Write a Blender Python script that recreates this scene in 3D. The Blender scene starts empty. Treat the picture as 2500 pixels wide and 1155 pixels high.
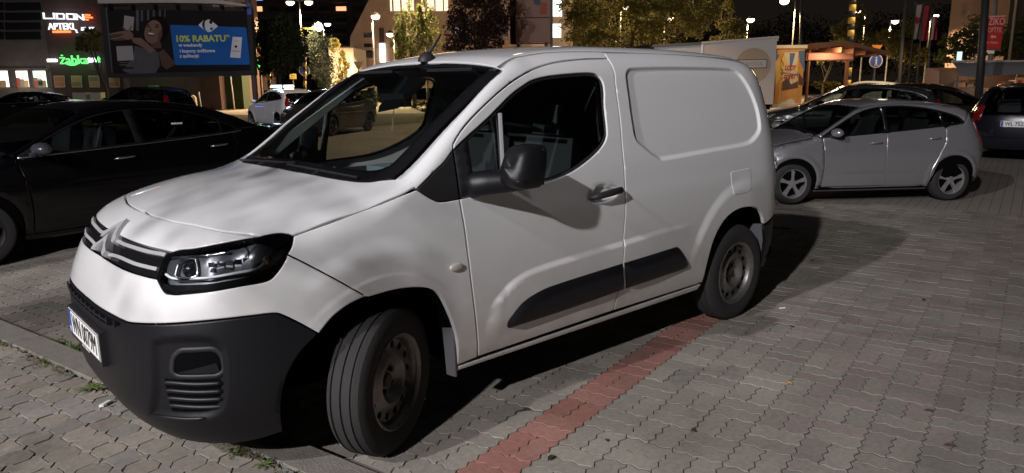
import bpy, math, random
import numpy as np
from mathutils.geometry import delaunay_2d_cdt
from mathutils import Vector, Matrix
random.seed(7); RNG=np.random.default_rng(7)
SC=bpy.context.scene; COL=SC.collection
rad=math.radians
# ------------------------------------------------------------------ camera
CP=np.array([1.5196,3.4545,1.5879]); YAW,PITCH,ROLL=-2.2973,-.2057,-.0097; FPX=1791.8
def cam_axes():
    cy,sy,cp,sp=math.cos(YAW),math.sin(YAW),math.cos(PITCH),math.sin(PITCH)
    f=np.array([cy*cp,sy*cp,sp]); r=np.array([sy,-cy,0.]); u=np.cross(r,f)
    c,s=math.cos(ROLL),math.sin(ROLL); return c*r+s*u,-s*r+c*u,f
CR,CU,CF=cam_axes()
cam=bpy.data.objects.new('camera',bpy.data.cameras.new('camera')); COL.objects.link(cam)
cam.data.sensor_fit='HORIZONTAL'; cam.data.sensor_width=36; cam.data.lens=36*FPX/2500; cam.data.clip_end=2000; cam.data.clip_start=.05
cam.matrix_world=Matrix(((CR[0],CU[0],-CF[0],CP[0]),(CR[1],CU[1],-CF[1],CP[1]),(CR[2],CU[2],-CF[2],CP[2]),(0,0,0,1)))
SC.camera=cam
def at(px,py,depth):
    """world point seen at photo pixel (2500 wide) and horizontal depth (m)"""
    d=CF+(px-1250)/FPX*CR-(py-577.5)/FPX*CU; fh=CF[:2]/np.linalg.norm(CF[:2])
    return CP+d*(depth/(d[:2]@fh))
def gnd(px,py,z=0.):
    d=CF+(px-1250)/FPX*CR-(py-577.5)/FPX*CU; return CP+d*((z-CP[2])/d[2])
# ------------------------------------------------------------------ night sky
wd=bpy.data.worlds.new('World'); SC.world=wd; wd.use_nodes=True
wn=wd.node_tree.nodes; wl=wd.node_tree.links; bg=wn['Background']
tc=wn.new('ShaderNodeTexCoord'); sep=wn.new('ShaderNodeSeparateXYZ'); rp=wn.new('ShaderNodeValToRGB')
wl.new(tc.outputs['Generated'],sep.inputs[0]); wl.new(sep.outputs['Z'],rp.inputs[0]); wl.new(rp.outputs[0],bg.inputs[0])
rp.color_ramp.elements[0].position=0.; rp.color_ramp.elements[0].color=(.95,.72,.55,1)   # town glow low over the horizon
rp.color_ramp.elements[1].position=.45; rp.color_ramp.elements[1].color=(.42,.40,.48,1)
bg.inputs[1].default_value=.010
# ------------------------------------------------------------------ exposure
vs=SC.view_settings; vs.view_transform='Standard'; vs.look='None'; vs.exposure=0.; vs.gamma=1.; vs.use_curve_mapping=False
SC.render.engine='CYCLES'; SC.cycles.use_denoising=True; SC.cycles.max_bounces=6; SC.cycles.transparent_max_bounces=12
SC.cycles.sample_clamp_indirect=3.; SC.cycles.sample_clamp_direct=0.
# ------------------------------------------------------------------ objects
def link(o): COL.objects.link(o); return o
def mesh(name,V,F,mat=None,N=None,smooth=False):
    me=bpy.data.meshes.new(name); me.from_pydata([tuple(v) for v in V],[],[tuple(f) for f in F]); 
    for m in (mat if isinstance(mat,(list,tuple)) else [mat]):
        if m is not None: me.materials.append(m)
    if smooth or N is not None: me.polygons.foreach_set('use_smooth',[True]*len(me.polygons))
    if N is not None: me.normals_split_custom_set_from_vertices([tuple(n) for n in N])
    me.update(); return me
def obj(name,me,parent=None,**k):
    o=bpy.data.objects.new(name,me); link(o)
    if parent is not None: o.parent=parent
    for a,b in k.items(): o[a]=b
    return o
def thing(name,loc,rz,label,cat,group=None):
    o=bpy.data.objects.new(name,None); link(o); o.location=loc; o.rotation_euler=(0,0,rz); o.empty_display_size=.2
    o['label']=label; o['category']=cat
    if group: o['group']=group
    return o
def tag(o,label,cat,group=None):
    o['label']=label; o['category']=cat
    if group: o['group']=group
    return o
def dup(root,loc,rz,label,group=None,scale=None,mats=None):
    """copy of a thing with its parts and sub-parts; mats swaps materials on the copies"""
    def cp(o,p):
        c=o.copy(); link(c); c.parent=p
        if mats and c.type=='MESH' and c.data:
            for i,sl in enumerate(c.material_slots):
                m=mats.get(o.material_slots[i].material.name if o.material_slots[i].material else None)
                if m: c.material_slots[i].link='OBJECT'; c.material_slots[i].material=m
        for ch in list(o.children): cp(ch,c)
        return c
    r=cp(root,None); r.location=loc; r.rotation_euler=(0,0,rz); r['label']=label
    if group: r['group']=group
    if scale: r.scale=scale
    return r
class MB:
    """collects simple shapes into one mesh"""
    def __init__(s): s.v=[]; s.f=[]
    def add(s,V,F):
        n=len(s.v); s.v+=[tuple(v) for v in V]; s.f+=[tuple(i+n for i in f) for f in F]; return s
    def box(s,a,b,M=None):
        x0,y0,z0=a; x1,y1,z1=b
        V=np.array([(x0,y0,z0),(x1,y0,z0),(x1,y1,z0),(x0,y1,z0),(x0,y0,z1),(x1,y0,z1),(x1,y1,z1),(x0,y1,z1)],float)
        if M is not None: V=V@np.array(M)[:3,:3].T+np.array(M)[:3,3]
        return s.add(V,[(0,3,2,1),(4,5,6,7),(0,1,5,4),(1,2,6,5),(2,3,7,6),(3,0,4,7)])
    def obox(s,c,ex,ey,ez):
        c,ex,ey,ez=map(lambda t:np.array(t,float),(c,ex,ey,ez))
        V=[c+a*ex+b*ey+d*ez for d in(-1,1) for a,b in((-1,-1),(1,-1),(1,1),(-1,1))]
        return s.add(V,[(0,3,2,1),(4,5,6,7),(0,1,5,4),(1,2,6,5),(2,3,7,6),(3,0,4,7)])
    def prism(s,poly,ext):
        """planar polygon (3d pts) extruded by vector ext"""
        P=np.array(poly,float); n=len(P); e=np.array(ext,float)
        nr=sum(np.cross(P[i],P[(i+1)%n]) for i in range(n)); fl=nr@e>0
        V=list(P)+list(P+e); A=tuple(range(n)); B=tuple(range(n,2*n))
        F=[A[::-1],B] if fl else [A,B[::-1]]
        for i in range(n):
            j=(i+1)%n; F.append((i,j,j+n,i+n) if fl else (j,i,i+n,j+n))
        return s.add(V,F)
    def tube(s,pts,r,n=8,cap=True):
        P=[np.array(p,float) for p in pts]; R=r if isinstance(r,(list,tuple)) else [r]*len(P); rings=[]
        up=None
        for i,p in enumerate(P):
            t=(P[min(i+1,len(P)-1)]-P[max(i-1,0)]); t/=np.linalg.norm(t)+1e-9
            if up is None: up=np.array([0,0,1.]) if abs(t[2])<.9 else np.array([1.,0,0])
            a=np.cross(t,up); a/=np.linalg.norm(a)+1e-9; b=np.cross(t,a); up=-b if False else up
            rings.append([p+R[i]*(math.cos(2*math.pi*k/n)*a+math.sin(2*math.pi*k/n)*b) for k in range(n)])
        V=[v for rg in rings for v in rg]; F=[]
        for i in range(len(P)-1):
            for k in range(n): F.append((i*n+k,(i+1)*n+k,(i+1)*n+(k+1)%n,i*n+(k+1)%n))
        if cap: F.append(tuple(range(n))); F.append(tuple(range(len(V)-n,len(V)))[::-1])
        return s.add(V,F)
    def lathe(s,prof,n=24,axis='z',c=(0,0,0),close=False):
        V=[];F=[];m=len(prof)
        for k in range(n):
            a=2*math.pi*k/n
            for r,h in prof:
                p={'z':(r*math.cos(a),r*math.sin(a),h),'y':(r*math.cos(a),h,r*math.sin(a)),'x':(h,r*math.cos(a),r*math.sin(a))}[axis]
                V.append((p[0]+c[0],p[1]+c[1],p[2]+c[2]))
        for k in range(n):
            for i in range(m-1 if not close else m):
                j=(i+1)%m; k2=(k+1)%n
                q=(k*m+i,k2*m+i,k2*m+j,k*m+j); F.append(q if axis!='y' else q[::-1])
        return s.add(V,F)
    def sphere(s,c,r,n=10,m=6,sc=(1,1,1)):
        prof=[(r*math.sin(math.pi*i/m)+1e-5,-r*math.cos(math.pi*i/m)) for i in range(m+1)]
        k=len(s.v); s.lathe(prof,n); 
        for i in range(k,len(s.v)):
            x,y,z=s.v[i]; s.v[i]=(x*sc[0]+c[0],y*sc[1]+c[1],z*sc[2]+c[2])
        return s
    def build(s,name,mat,parent=None,smooth=False,auto=None,**k):
        me=mesh(name,s.v,s.f,mat,smooth=smooth)
        if auto is not None:
            me.polygons.foreach_set('use_smooth',[True]*len(me.polygons)); me.set_sharp_from_angle(angle=rad(auto))
        return obj(name,me,parent,**k)
def mirror_y(o,name,parent):
    """part mirrored to the other side of the car"""
    me=o.data.copy(); n=len(me.vertices); co=np.zeros(n*3); me.vertices.foreach_get('co',co); co=co.reshape(-1,3)
    V=co*[1,-1,1]; F=[tuple(p.vertices)[::-1] for p in me.polygons]
    sm=any(p.use_smooth for p in me.polygons); N=None
    if sm:
        cn=np.zeros(len(me.loops)*3); me.loops.foreach_get('normal',cn); cn=cn.reshape(-1,3); li=np.zeros(len(me.loops),int); me.loops.foreach_get('vertex_index',li)
        N=np.zeros((n,3)); N[li]=cn; N*=[1,-1,1]; N[(N**2).sum(1)<1e-6]=(0,0,1)
    m2=mesh(name,V,F,[m for m in me.materials],N); mi=np.zeros(len(me.polygons),int); me.polygons.foreach_get('material_index',mi); m2.polygons.foreach_set('material_index',mi)
    bpy.data.meshes.remove(me); return obj(name,m2,parent)
# ------------------------------------------------------------------ materials
MATS={}
def mat(name,col,rough=.5,metal=0.,coat=0.,emit=None,es=0.,spec=.5,noise=None,bump=None,alpha=None):
    """principled material; noise=(scale,amount,col2) mottles the colour, bump=(scale,strength)"""
    if name in MATS: return MATS[name]
    m=bpy.data.materials.new(name); m.use_nodes=True; nt=m.node_tree; p=nt.nodes['Principled BSDF']
    p.inputs['Base Color'].default_value=(*col,1); p.inputs['Roughness'].default_value=rough; p.inputs['Metallic'].default_value=metal
    p.inputs['Coat Weight'].default_value=coat; p.inputs['Coat Roughness'].default_value=.04; p.inputs['Specular IOR Level'].default_value=spec
    if emit is not None: p.inputs['Emission Color'].default_value=(*emit,1); p.inputs['Emission Strength'].default_value=es
    if noise or bump:
        t=nt.nodes.new('ShaderNodeTexCoord')
    if noise:
        n=nt.nodes.new('ShaderNodeTexNoise'); n.inputs['Scale'].default_value=noise[0]; n.inputs['Detail'].default_value=6; n.inputs['Roughness'].default_value=.65
        r=nt.nodes.new('ShaderNodeValToRGB'); r.color_ramp.elements[0].position=.5-.5*noise[1]; r.color_ramp.elements[1].position=.5+.5*noise[1]
        r.color_ramp.elements[0].color=(*col,1); r.color_ramp.elements[1].color=(*noise[2],1)
        nt.links.new(t.outputs['Object'],n.inputs['Vector']); nt.links.new(n.outputs['Fac'],r.inputs[0]); nt.links.new(r.outputs[0],p.inputs['Base Color'])
    if bump:
        n=nt.nodes.new('ShaderNodeTexNoise'); n.inputs['Scale'].default_value=bump[0]; n.inputs['Detail'].default_value=5
        b=nt.nodes.new('ShaderNodeBump'); b.inputs['Strength'].default_value=bump[1]; b.inputs['Distance'].default_value=.01
        nt.links.new(t.outputs['Object'],n.inputs['Vector']); nt.links.new(n.outputs['Fac'],b.inputs['Height']); nt.links.new(b.outputs[0],p.inputs['Normal'])
    MATS[name]=m; return m
def emat(name,col,s):
    if name in MATS: return MATS[name]
    m=bpy.data.materials.new(name); m.use_nodes=True; nt=m.node_tree; nt.nodes.remove(nt.nodes['Principled BSDF'])
    e=nt.nodes.new('ShaderNodeEmission'); e.inputs[0].default_value=(*col,1); e.inputs[1].default_value=s
    nt.links.new(e.outputs[0],nt.nodes['Material Output'].inputs[0]); MATS[name]=m; return m
def glass(name,tint,ior=1.5,rough=0.,base=0.):
    if name in MATS: return MATS[name]
    m=bpy.data.materials.new(name); m.use_nodes=True; nt=m.node_tree; nt.nodes.remove(nt.nodes['Principled BSDF'])
    t=nt.nodes.new('ShaderNodeBsdfTransparent'); t.inputs[0].default_value=(*tint,1); g=nt.nodes.new('ShaderNodeBsdfGlossy'); g.inputs['Roughness'].default_value=rough
    f=nt.nodes.new('ShaderNodeFresnel'); f.inputs[0].default_value=ior; mx=nt.nodes.new('ShaderNodeMixShader')
    nt.links.new(f.outputs[0],mx.inputs[0]); nt.links.new(t.outputs[0],mx.inputs[1]); nt.links.new(g.outputs[0],mx.inputs[2]); nt.links.new(mx.outputs[0],nt.nodes['Material Output'].inputs[0])
    MATS[name]=m; return m
# ------------------------------------------------------------------ lettering
_fonts={}
def text_mesh(s,size,depth=.002,bold=0.,align='CENTER',shear=0.,space=1.,res=3):
    cu=bpy.data.curves.new('t','FONT'); cu.body=s; cu.size=size; cu.extrude=depth; cu.offset=bold; cu.align_x=align; cu.align_y='CENTER'; cu.shear=shear; cu.space_character=space; cu.resolution_u=res
    o=bpy.data.objects.new('t',cu); link(o); dg=bpy.context.evaluated_depsgraph_get(); dg.update()
    me=bpy.data.meshes.new_from_object(o.evaluated_get(dg)); bpy.data.objects.remove(o); bpy.data.curves.remove(cu); return me
def text(name,s,size,origin,right,up,m,parent=None,sx=1.,**k):
    """lettering lying in the plane right/up at origin, in the parent's local frame"""
    me=text_mesh(s,size,**k); me.name=name; me.materials.clear(); me.materials.append(m); R=np.array(right,float); U=np.array(up,float); R/=np.linalg.norm(R); U/=np.linalg.norm(U); Nn=np.cross(R,U)
    me.transform(Matrix(((R[0]*sx,U[0],Nn[0],origin[0]),(R[1]*sx,U[1],Nn[1],origin[1]),(R[2]*sx,U[2],Nn[2],origin[2]),(0,0,0,1))))
    return obj(name,me,parent)
# ------------------------------------------------------------------ curved bodies
def tab(x,pts):
    p=np.array(pts,float); X=p[:,0]; Y=p[:,1]; h=np.diff(X); d=np.diff(Y)/h
    m=np.zeros(len(X)); m[0]=d[0]; m[-1]=d[-1]
    for i in range(1,len(X)-1):
        if d[i-1]*d[i]>0:
            w1=2*h[i]+h[i-1]; w2=h[i]+2*h[i-1]; m[i]=(w1+w2)/(w1/d[i-1]+w2/d[i])
    x=np.clip(x,X[0],X[-1]); k=np.clip(np.searchsorted(X,x,side='right')-1,0,len(X)-2); t=(x-X[k])/h[k]
    return Y[k]*(1+2*t)*(1-t)**2+m[k]*h[k]*t*(1-t)**2+Y[k+1]*t*t*(3-2*t)+m[k+1]*h[k]*t*t*(t-1)
def smax(a,b,k):
    h=np.clip(.5+.5*(a-b)/k,0,1); return b+(a-b)*h+k*h*(1-h)
def sstep(a,b,x):
    t=np.clip((x-a)/(b-a),0,1); return t*t*(3-2*t)
def sdpoly(x,z,poly):
    p=np.asarray(poly,float); q=np.roll(p,-1,0); d2=np.full(x.shape,1e9); ins=np.zeros(x.shape,bool)
    for (ax,az),(bx,bz) in zip(p,q):
        ex,ez=bx-ax,bz-az; wx,wz=x-ax,z-az; t=np.clip((wx*ex+wz*ez)/(ex*ex+ez*ez+1e-12),0,1)
        d2=np.minimum(d2,(wx-ex*t)**2+(wz-ez*t)**2); ins^=((az>z)!=(bz>z))&(x<(bx-ax)*(z-az)/(bz-az+1e-12)+ax)
    d=np.sqrt(d2); return np.where(ins,-d,d)
def sdline(x,z,pl):
    """signed distance to an open line; positive on its left"""
    p=np.asarray(pl,float); best=np.full(x.shape,1e9); sg=np.ones(x.shape)
    for (ax,az),(bx,bz) in zip(p[:-1],p[1:]):
        ex,ez=bx-ax,bz-az; wx,wz=x-ax,z-az; t=np.clip((wx*ex+wz*ez)/(ex*ex+ez*ez),0,1); d=(wx-ex*t)**2+(wz-ez*t)**2
        u=d<best-1e-9; best=np.where(u,d,best); sg=np.where(u,np.sign(ex*wz-ez*wx),sg)
    return np.sqrt(best)*sg
def cr(pts,n=5):
    """smooth curve through points"""
    P=np.array(pts,float)
    if len(P)<3: return [tuple(p) for p in P]
    Q=np.vstack([2*P[0]-P[1],P,2*P[-1]-P[-2]]); out=[]
    for i in range(1,len(Q)-2):
        a,b,c,d=Q[i-1:i+3]
        for k in range(n):
            t=k/n; out.append(tuple(.5*(2*b+(c-a)*t+(2*a-5*b+4*c-d)*t*t+(3*b-a-3*c+d)*t**3)))
    out.append(tuple(P[-1])); return out
def join(*cs):
    o=[]
    for c in cs:
        for p in c:
            if not o or np.linalg.norm(np.array(p)-np.array(o[-1]))>1e-3: o.append(tuple(p))
    if np.linalg.norm(np.array(o[0])-np.array(o[-1]))<1e-3: o.pop()
    return o
def rounded(pts,r,n=4):
    P=[np.array(p,float) for p in pts]; o=[]
    for i in range(len(P)):
        a,b,c=P[i-1],P[i],P[(i+1)%len(P)]; u=a-b; v=c-b; lu,lv=np.linalg.norm(u),np.linalg.norm(v); rr=min(r if not isinstance(r,(list,tuple)) else r[i],lu*.49,lv*.49)
        s=b+u/lu*rr; e=b+v/lv*rr
        for k in range(n+1):
            t=k/n; o.append(tuple((1-t)**2*s+2*t*(1-t)*b+t*t*e))
    return o
class Body:
    def __init__(s,W,T,F,R,nf=3.3,nr=4.5,x0f=-.1,x0r=-3.0,crown=.03,k=.10,relief=None):
        s.W,s.T,s.F,s.R,s.nf,s.nr,s.x0f,s.x0r,s.crown,s.k,s.relief=W,T,F,R,nf,nr,x0f,x0r,crown,k,relief
    def f(s,P,rel=True):
        x,y,z=P[...,0],np.abs(P[...,1]),P[...,2]; w=tab(z,s.W)
        if rel and s.relief is not None: w=w+s.relief(x,z)
        a=tab(z,s.F)-s.x0f; b=s.x0r-tab(z,s.R); q=y/w
        fx=np.clip(x-s.x0f,0,None)/a; rx=np.clip(s.x0r-x,0,None)/b
        qf=(q**s.nf+fx**s.nf+1e-12)**(1/s.nf); qr=(q**s.nr+rx**s.nr+1e-12)**(1/s.nr)
        side=(np.where(x>s.x0f,qf,np.where(x<s.x0r,qr,q))-1)*w
        c=tab(x,s.crown) if isinstance(s.crown,list) else s.crown; k=tab(x,s.k) if isinstance(s.k,list) else s.k
        return smax(side,z-(tab(x,s.T)-c*(np.clip(y,0,1.2)/.8)**2.4),k)
    def cast(s,O,D,it=70,tmax=12.):
        t=np.zeros(len(O)); 
        for i in range(it):
            fv=s.f(O+D*t[:,None],rel=i>it-25); t=np.minimum(t+np.where(np.abs(fv)<1e-5,0,fv*.8),tmax)
        for i in range(3):
            e=1e-3; f0=s.f(O+D*t[:,None]); f1=s.f(O+D*(t+e)[:,None]); g=(f1-f0)/e; t=t-np.clip(np.where(np.abs(g)>.05,f0/np.where(np.abs(g)>.05,g,1),0),-.01,.01)
        return O+D*t[:,None]
    def grad(s,P,e=2.5e-3):
        g=np.stack([s.f(P+np.eye(3)[i]*e)-s.f(P-np.eye(3)[i]*e) for i in range(3)],-1)
        return g/np.maximum(np.linalg.norm(g,axis=-1,keepdims=True),1e-9)
class Proj:
    """parallel projection: D is the casting direction, e1/e2 the picture axes"""
    def __init__(s,D,e1,e2): s.D=np.array(D,float); s.D/=np.linalg.norm(s.D); s.e1=np.array(e1,float); s.e1/=np.linalg.norm(s.e1); s.e2=np.array(e2,float); s.e2/=np.linalg.norm(s.e2)
    def uv(s,P): P=np.asarray(P,float); return np.stack([P@s.e1,P@s.e2],-1)
    def rays(s,uv): return uv[:,:1]*s.e1+uv[:,1:]*s.e2-s.D*5., np.tile(s.D,(len(uv),1))
class Sph:
    """central projection towards C, for noses and tails; dir=+1 front, -1 rear"""
    def __init__(s,C,dir=1): s.C=np.array(C,float); s.d=dir
    def uv(s,P):
        Q=np.asarray(P,float)-s.C; r=np.linalg.norm(Q,axis=-1); return np.stack([np.arctan2(Q[...,1],Q[...,0]*s.d),np.arcsin(Q[...,2]/r)],-1)
    def rays(s,uv):
        a,b=uv[:,0],uv[:,1]; d=np.stack([np.cos(b)*np.cos(a)*s.d,np.cos(b)*np.sin(a),np.sin(b)],-1); return s.C+d*3.,-d
PY=Proj((0,-1,0),(1,0,0),(0,0,1)); PZ=Proj((0,0,-1),(1,0,0),(0,1,0))
PX=Proj((-1,0,0),(0,1,0),(0,0,1)); PR=Proj((1,0,0),(0,1,0),(0,0,1)); PWS=Proj((-.6,0,-.8),(0,1,0),(.8,0,-.6))
def densify(p,h,closed=True):
    P=np.array(p,float); o=[]; n=len(P)
    for i in range(n if closed else n-1):
        a,b=P[i],P[(i+1)%n]; k=max(1,int(math.ceil(np.linalg.norm(b-a)/h)))
        for j in range(k): o.append(a+(b-a)*j/k)
    if not closed: o.append(P[-1])
    return np.array(o)
def offset_poly(P,d):
    """move a closed outline inwards by d"""
    n=len(P); A=.5*np.sum(P[:,0]*np.roll(P[:,1],-1)-P[:,1]*np.roll(P[:,0],-1)); s=1 if A>0 else -1
    e=np.roll(P,-1,0)-P; e/=np.linalg.norm(e,axis=1,keepdims=True)+1e-12; nn=np.stack([-e[:,1],e[:,0]],1)*s
    m=nn+np.roll(nn,1,0); L=np.linalg.norm(m,axis=1,keepdims=True); m=m/np.maximum(L,.3); k=1/np.maximum((m*nn).sum(1,keepdims=True),.5); return P+m*k*d
def panel(body,outline,proj,h=.03,holes=(),gap=.003,flange=.02,extra=None,sym=False,off=0.,bulge=None,roll=.0015,hb=None,ring=.005,disp=None):
    """skin of the body inside an outline: returns verts, faces, normals. outline: uv pairs or 3d points"""
    def touv(o):
        a=np.array(o,float); return proj.uv(a) if a.shape[1]==3 else a
    hb=hb or h; P0=densify(touv(outline),hb); on0=np.abs(P0[:,1 if proj is PZ else 0])<1e-6 if sym else np.zeros(len(P0),bool)
    ax=1 if proj is PZ else 0
    def inset(Q,d,hole=False):
        R=offset_poly(Q,-d if hole else d)
        if sym and not hole: R[on0,ax]=0
        return R
    P=inset(P0,gap); loops=[P]; H0=[densify(touv(q),hb) for q in holes]; loops+=[inset(q,gap,True) for q in H0]
    pts=[p for L in loops for p in L]; edges=[]; n=0; ids=[]
    for L in loops:
        m=len(L); ids.append(np.arange(n,n+m)); edges+=[(n+i,n+(i+1)%m) for i in range(m)]; n+=m
    def keep(G,d):
        g=np.array(G); k=sdpoly(g[:,0],g[:,1],P)<-d
        for q in loops[1:]: k&=sdpoly(g[:,0],g[:,1],q)>d
        return g[k]
    add=[]
    if ring:
        rg=[inset(P0,gap+ring)]+[inset(q,gap+ring,True) for q in H0]
        add.append(keep(np.vstack(rg),ring*.6))
    lo,hi=P.min(0),P.max(0); gx,gy=np.meshgrid(np.arange(lo[0]+h*.5,hi[0],h),np.arange(lo[1]+h*.5,hi[1],h*.9)); gx=gx+((np.arange(gx.shape[0])%2)*.5*h)[:,None]
    g=keep(np.stack([gx.ravel(),gy.ravel()],1),max(ring+.3*h,.45*h)) if gx.size else np.zeros((0,2))
    if extra is not None and len(extra):
        ex=keep(np.array(extra),.008)
        if len(ex) and len(g):
            bad=np.zeros(len(g),bool)
            for i in range(0,len(g),2000):
                d=((g[i:i+2000,None]-ex[None])**2).sum(-1).min(1); bad[i:i+2000]=d<(.4*h)**2
            g=g[~bad]
        add.append(ex)
    add.append(g)
    if sym:   # points along the middle line come from the outline itself
        add=[a[a[:,ax]>.35*h] if i==len(add)-1 else a[a[:,ax]>1e-4] for i,a in enumerate(add)]
    allp=np.vstack([np.array(pts)]+[a for a in add if len(a)])
    r=delaunay_2d_cdt([Vector((float(a),float(b))) for a,b in allp],edges,[],0,1e-7); V2=np.array([tuple(v) for v in r[0]]); T=np.array([f for f in r[2] if len(f)==3],int)
    c=V2[T].mean(1); k=sdpoly(c[:,0],c[:,1],P)<0
    for q in loops[1:]: k&=sdpoly(c[:,0],c[:,1],q)>0
    T=T[k]; om={}
    for i,orig in enumerate(r[3]):
        for o in orig: om[o]=i
    O,D=proj.rays(V2); X=body.cast(O,D)
    if sym: mid=np.abs(V2[:,ax])<1e-6; X[mid,1]=0
    N=body.grad(X)
    if sym: N[mid,1]=0
    d=np.full(len(X),float(off))
    if bulge is not None:
        sd=-sdpoly(V2[:,0],V2[:,1],P)
        for q in loops[1:]: sd=np.minimum(sd,sdpoly(V2[:,0],V2[:,1],q))
        d=d+bulge(sd)
    if disp is not None: d=d+disp(V2)
    X=X+N*d[:,None]
    bl=[[om[i] for i in L] for L in ids]
    used=np.unique(T); 
    # orient
    a=np.cross(X[T[:,1]]-X[T[:,0]],X[T[:,2]]-X[T[:,0]]); fl=(a*N[T[:,0]]).sum(1)<0; T[fl]=T[fl][:,::-1]
    if bulge is not None or disp is not None:   # shade from the geometry
        a=np.cross(X[T[:,1]]-X[T[:,0]],X[T[:,2]]-X[T[:,0]]); NN=np.zeros_like(X)
        for j in range(3): np.add.at(NN,T[:,j],a)
        N=NN/np.maximum(np.linalg.norm(NN,axis=1,keepdims=True),1e-12)
    V=[X]; NV=[N]; F=[tuple(t) for t in T]; nv=len(X)
    for L in bl:
        Lx=X[L]; Ln=N[L].copy(); m=len(L); tx=np.roll(Lx,-1,0)-np.roll(Lx,1,0); o=np.cross(tx,Ln); o/=np.linalg.norm(o,axis=1,keepdims=True)+1e-9
        # outward side: away from the panel
        cen=np.array([0.,0,0]); 
        tri=T[np.isin(T,L).any(1)]; 
        A2=.5*np.sum(V2[L][:,0]*np.roll(V2[L][:,1],-1)-V2[L][:,1]*np.roll(V2[L][:,0],-1))
        nx=X[L]+o*.004; u=proj.uv(nx); ins=sdpoly(u[:,0],u[:,1],P)<0
        if L is not bl[0]:
            ins=~(sdpoly(u[:,0],u[:,1],V2[L])<0)
        if ins.mean()>.5: o=-o
        skip=np.zeros(m,bool)
        if sym and L is bl[0]: skip=np.abs(V2[L][:,ax])<1e-6
        if roll:
            X[[l for l,s_ in zip(L,skip) if not s_]]-=Ln[~skip]*roll; Nn=Ln*.75+o*.65; Nn/=np.linalg.norm(Nn,axis=1,keepdims=True); Nn[skip]=Ln[skip]; N[L]=Nn
        if flange:
            b0=nv; V.append(X[L]); V.append(X[L]-Ln*flange); NV.append(o); NV.append(o)
            for i in range(m):
                j=(i+1)%m
                if skip[i] and skip[j]: continue
                q=(b0+i,b0+j,b0+m+j,b0+m+i); nn=np.cross(X[L[j]]-X[L[i]],-Ln[i]); 
                F.append(q if nn@o[i]>0 else q[::-1])
            nv+=2*m
    V=np.vstack(V); NV=np.vstack(NV)
    if sym:
        n=len(V); V2_=V*[1,-1,1]; N2=NV*[1,-1,1]; mid=np.abs(V[:,1])<1e-9; mp=np.where(mid,np.arange(n),np.arange(n)+n)
        F=F+[tuple(int(mp[i]) for i in f[::-1]) for f in F]; V=np.vstack([V,V2_]); NV=np.vstack([NV,N2])
    return V,F,NV
def skin(name,m,parent,*a,**k):
    V,F,N=panel(*a,**k); return obj(name,mesh(name,V,F,m,N),parent)
def both(o,parent):
    """the same part on the other side"""
    return mirror_y(o,o.name.split('.')[0],parent)
LA,LB,LC=7500,8900,900       # watts of the three lamps on the road ahead
FARW=9.                       # strength of the lamps round the square
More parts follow.
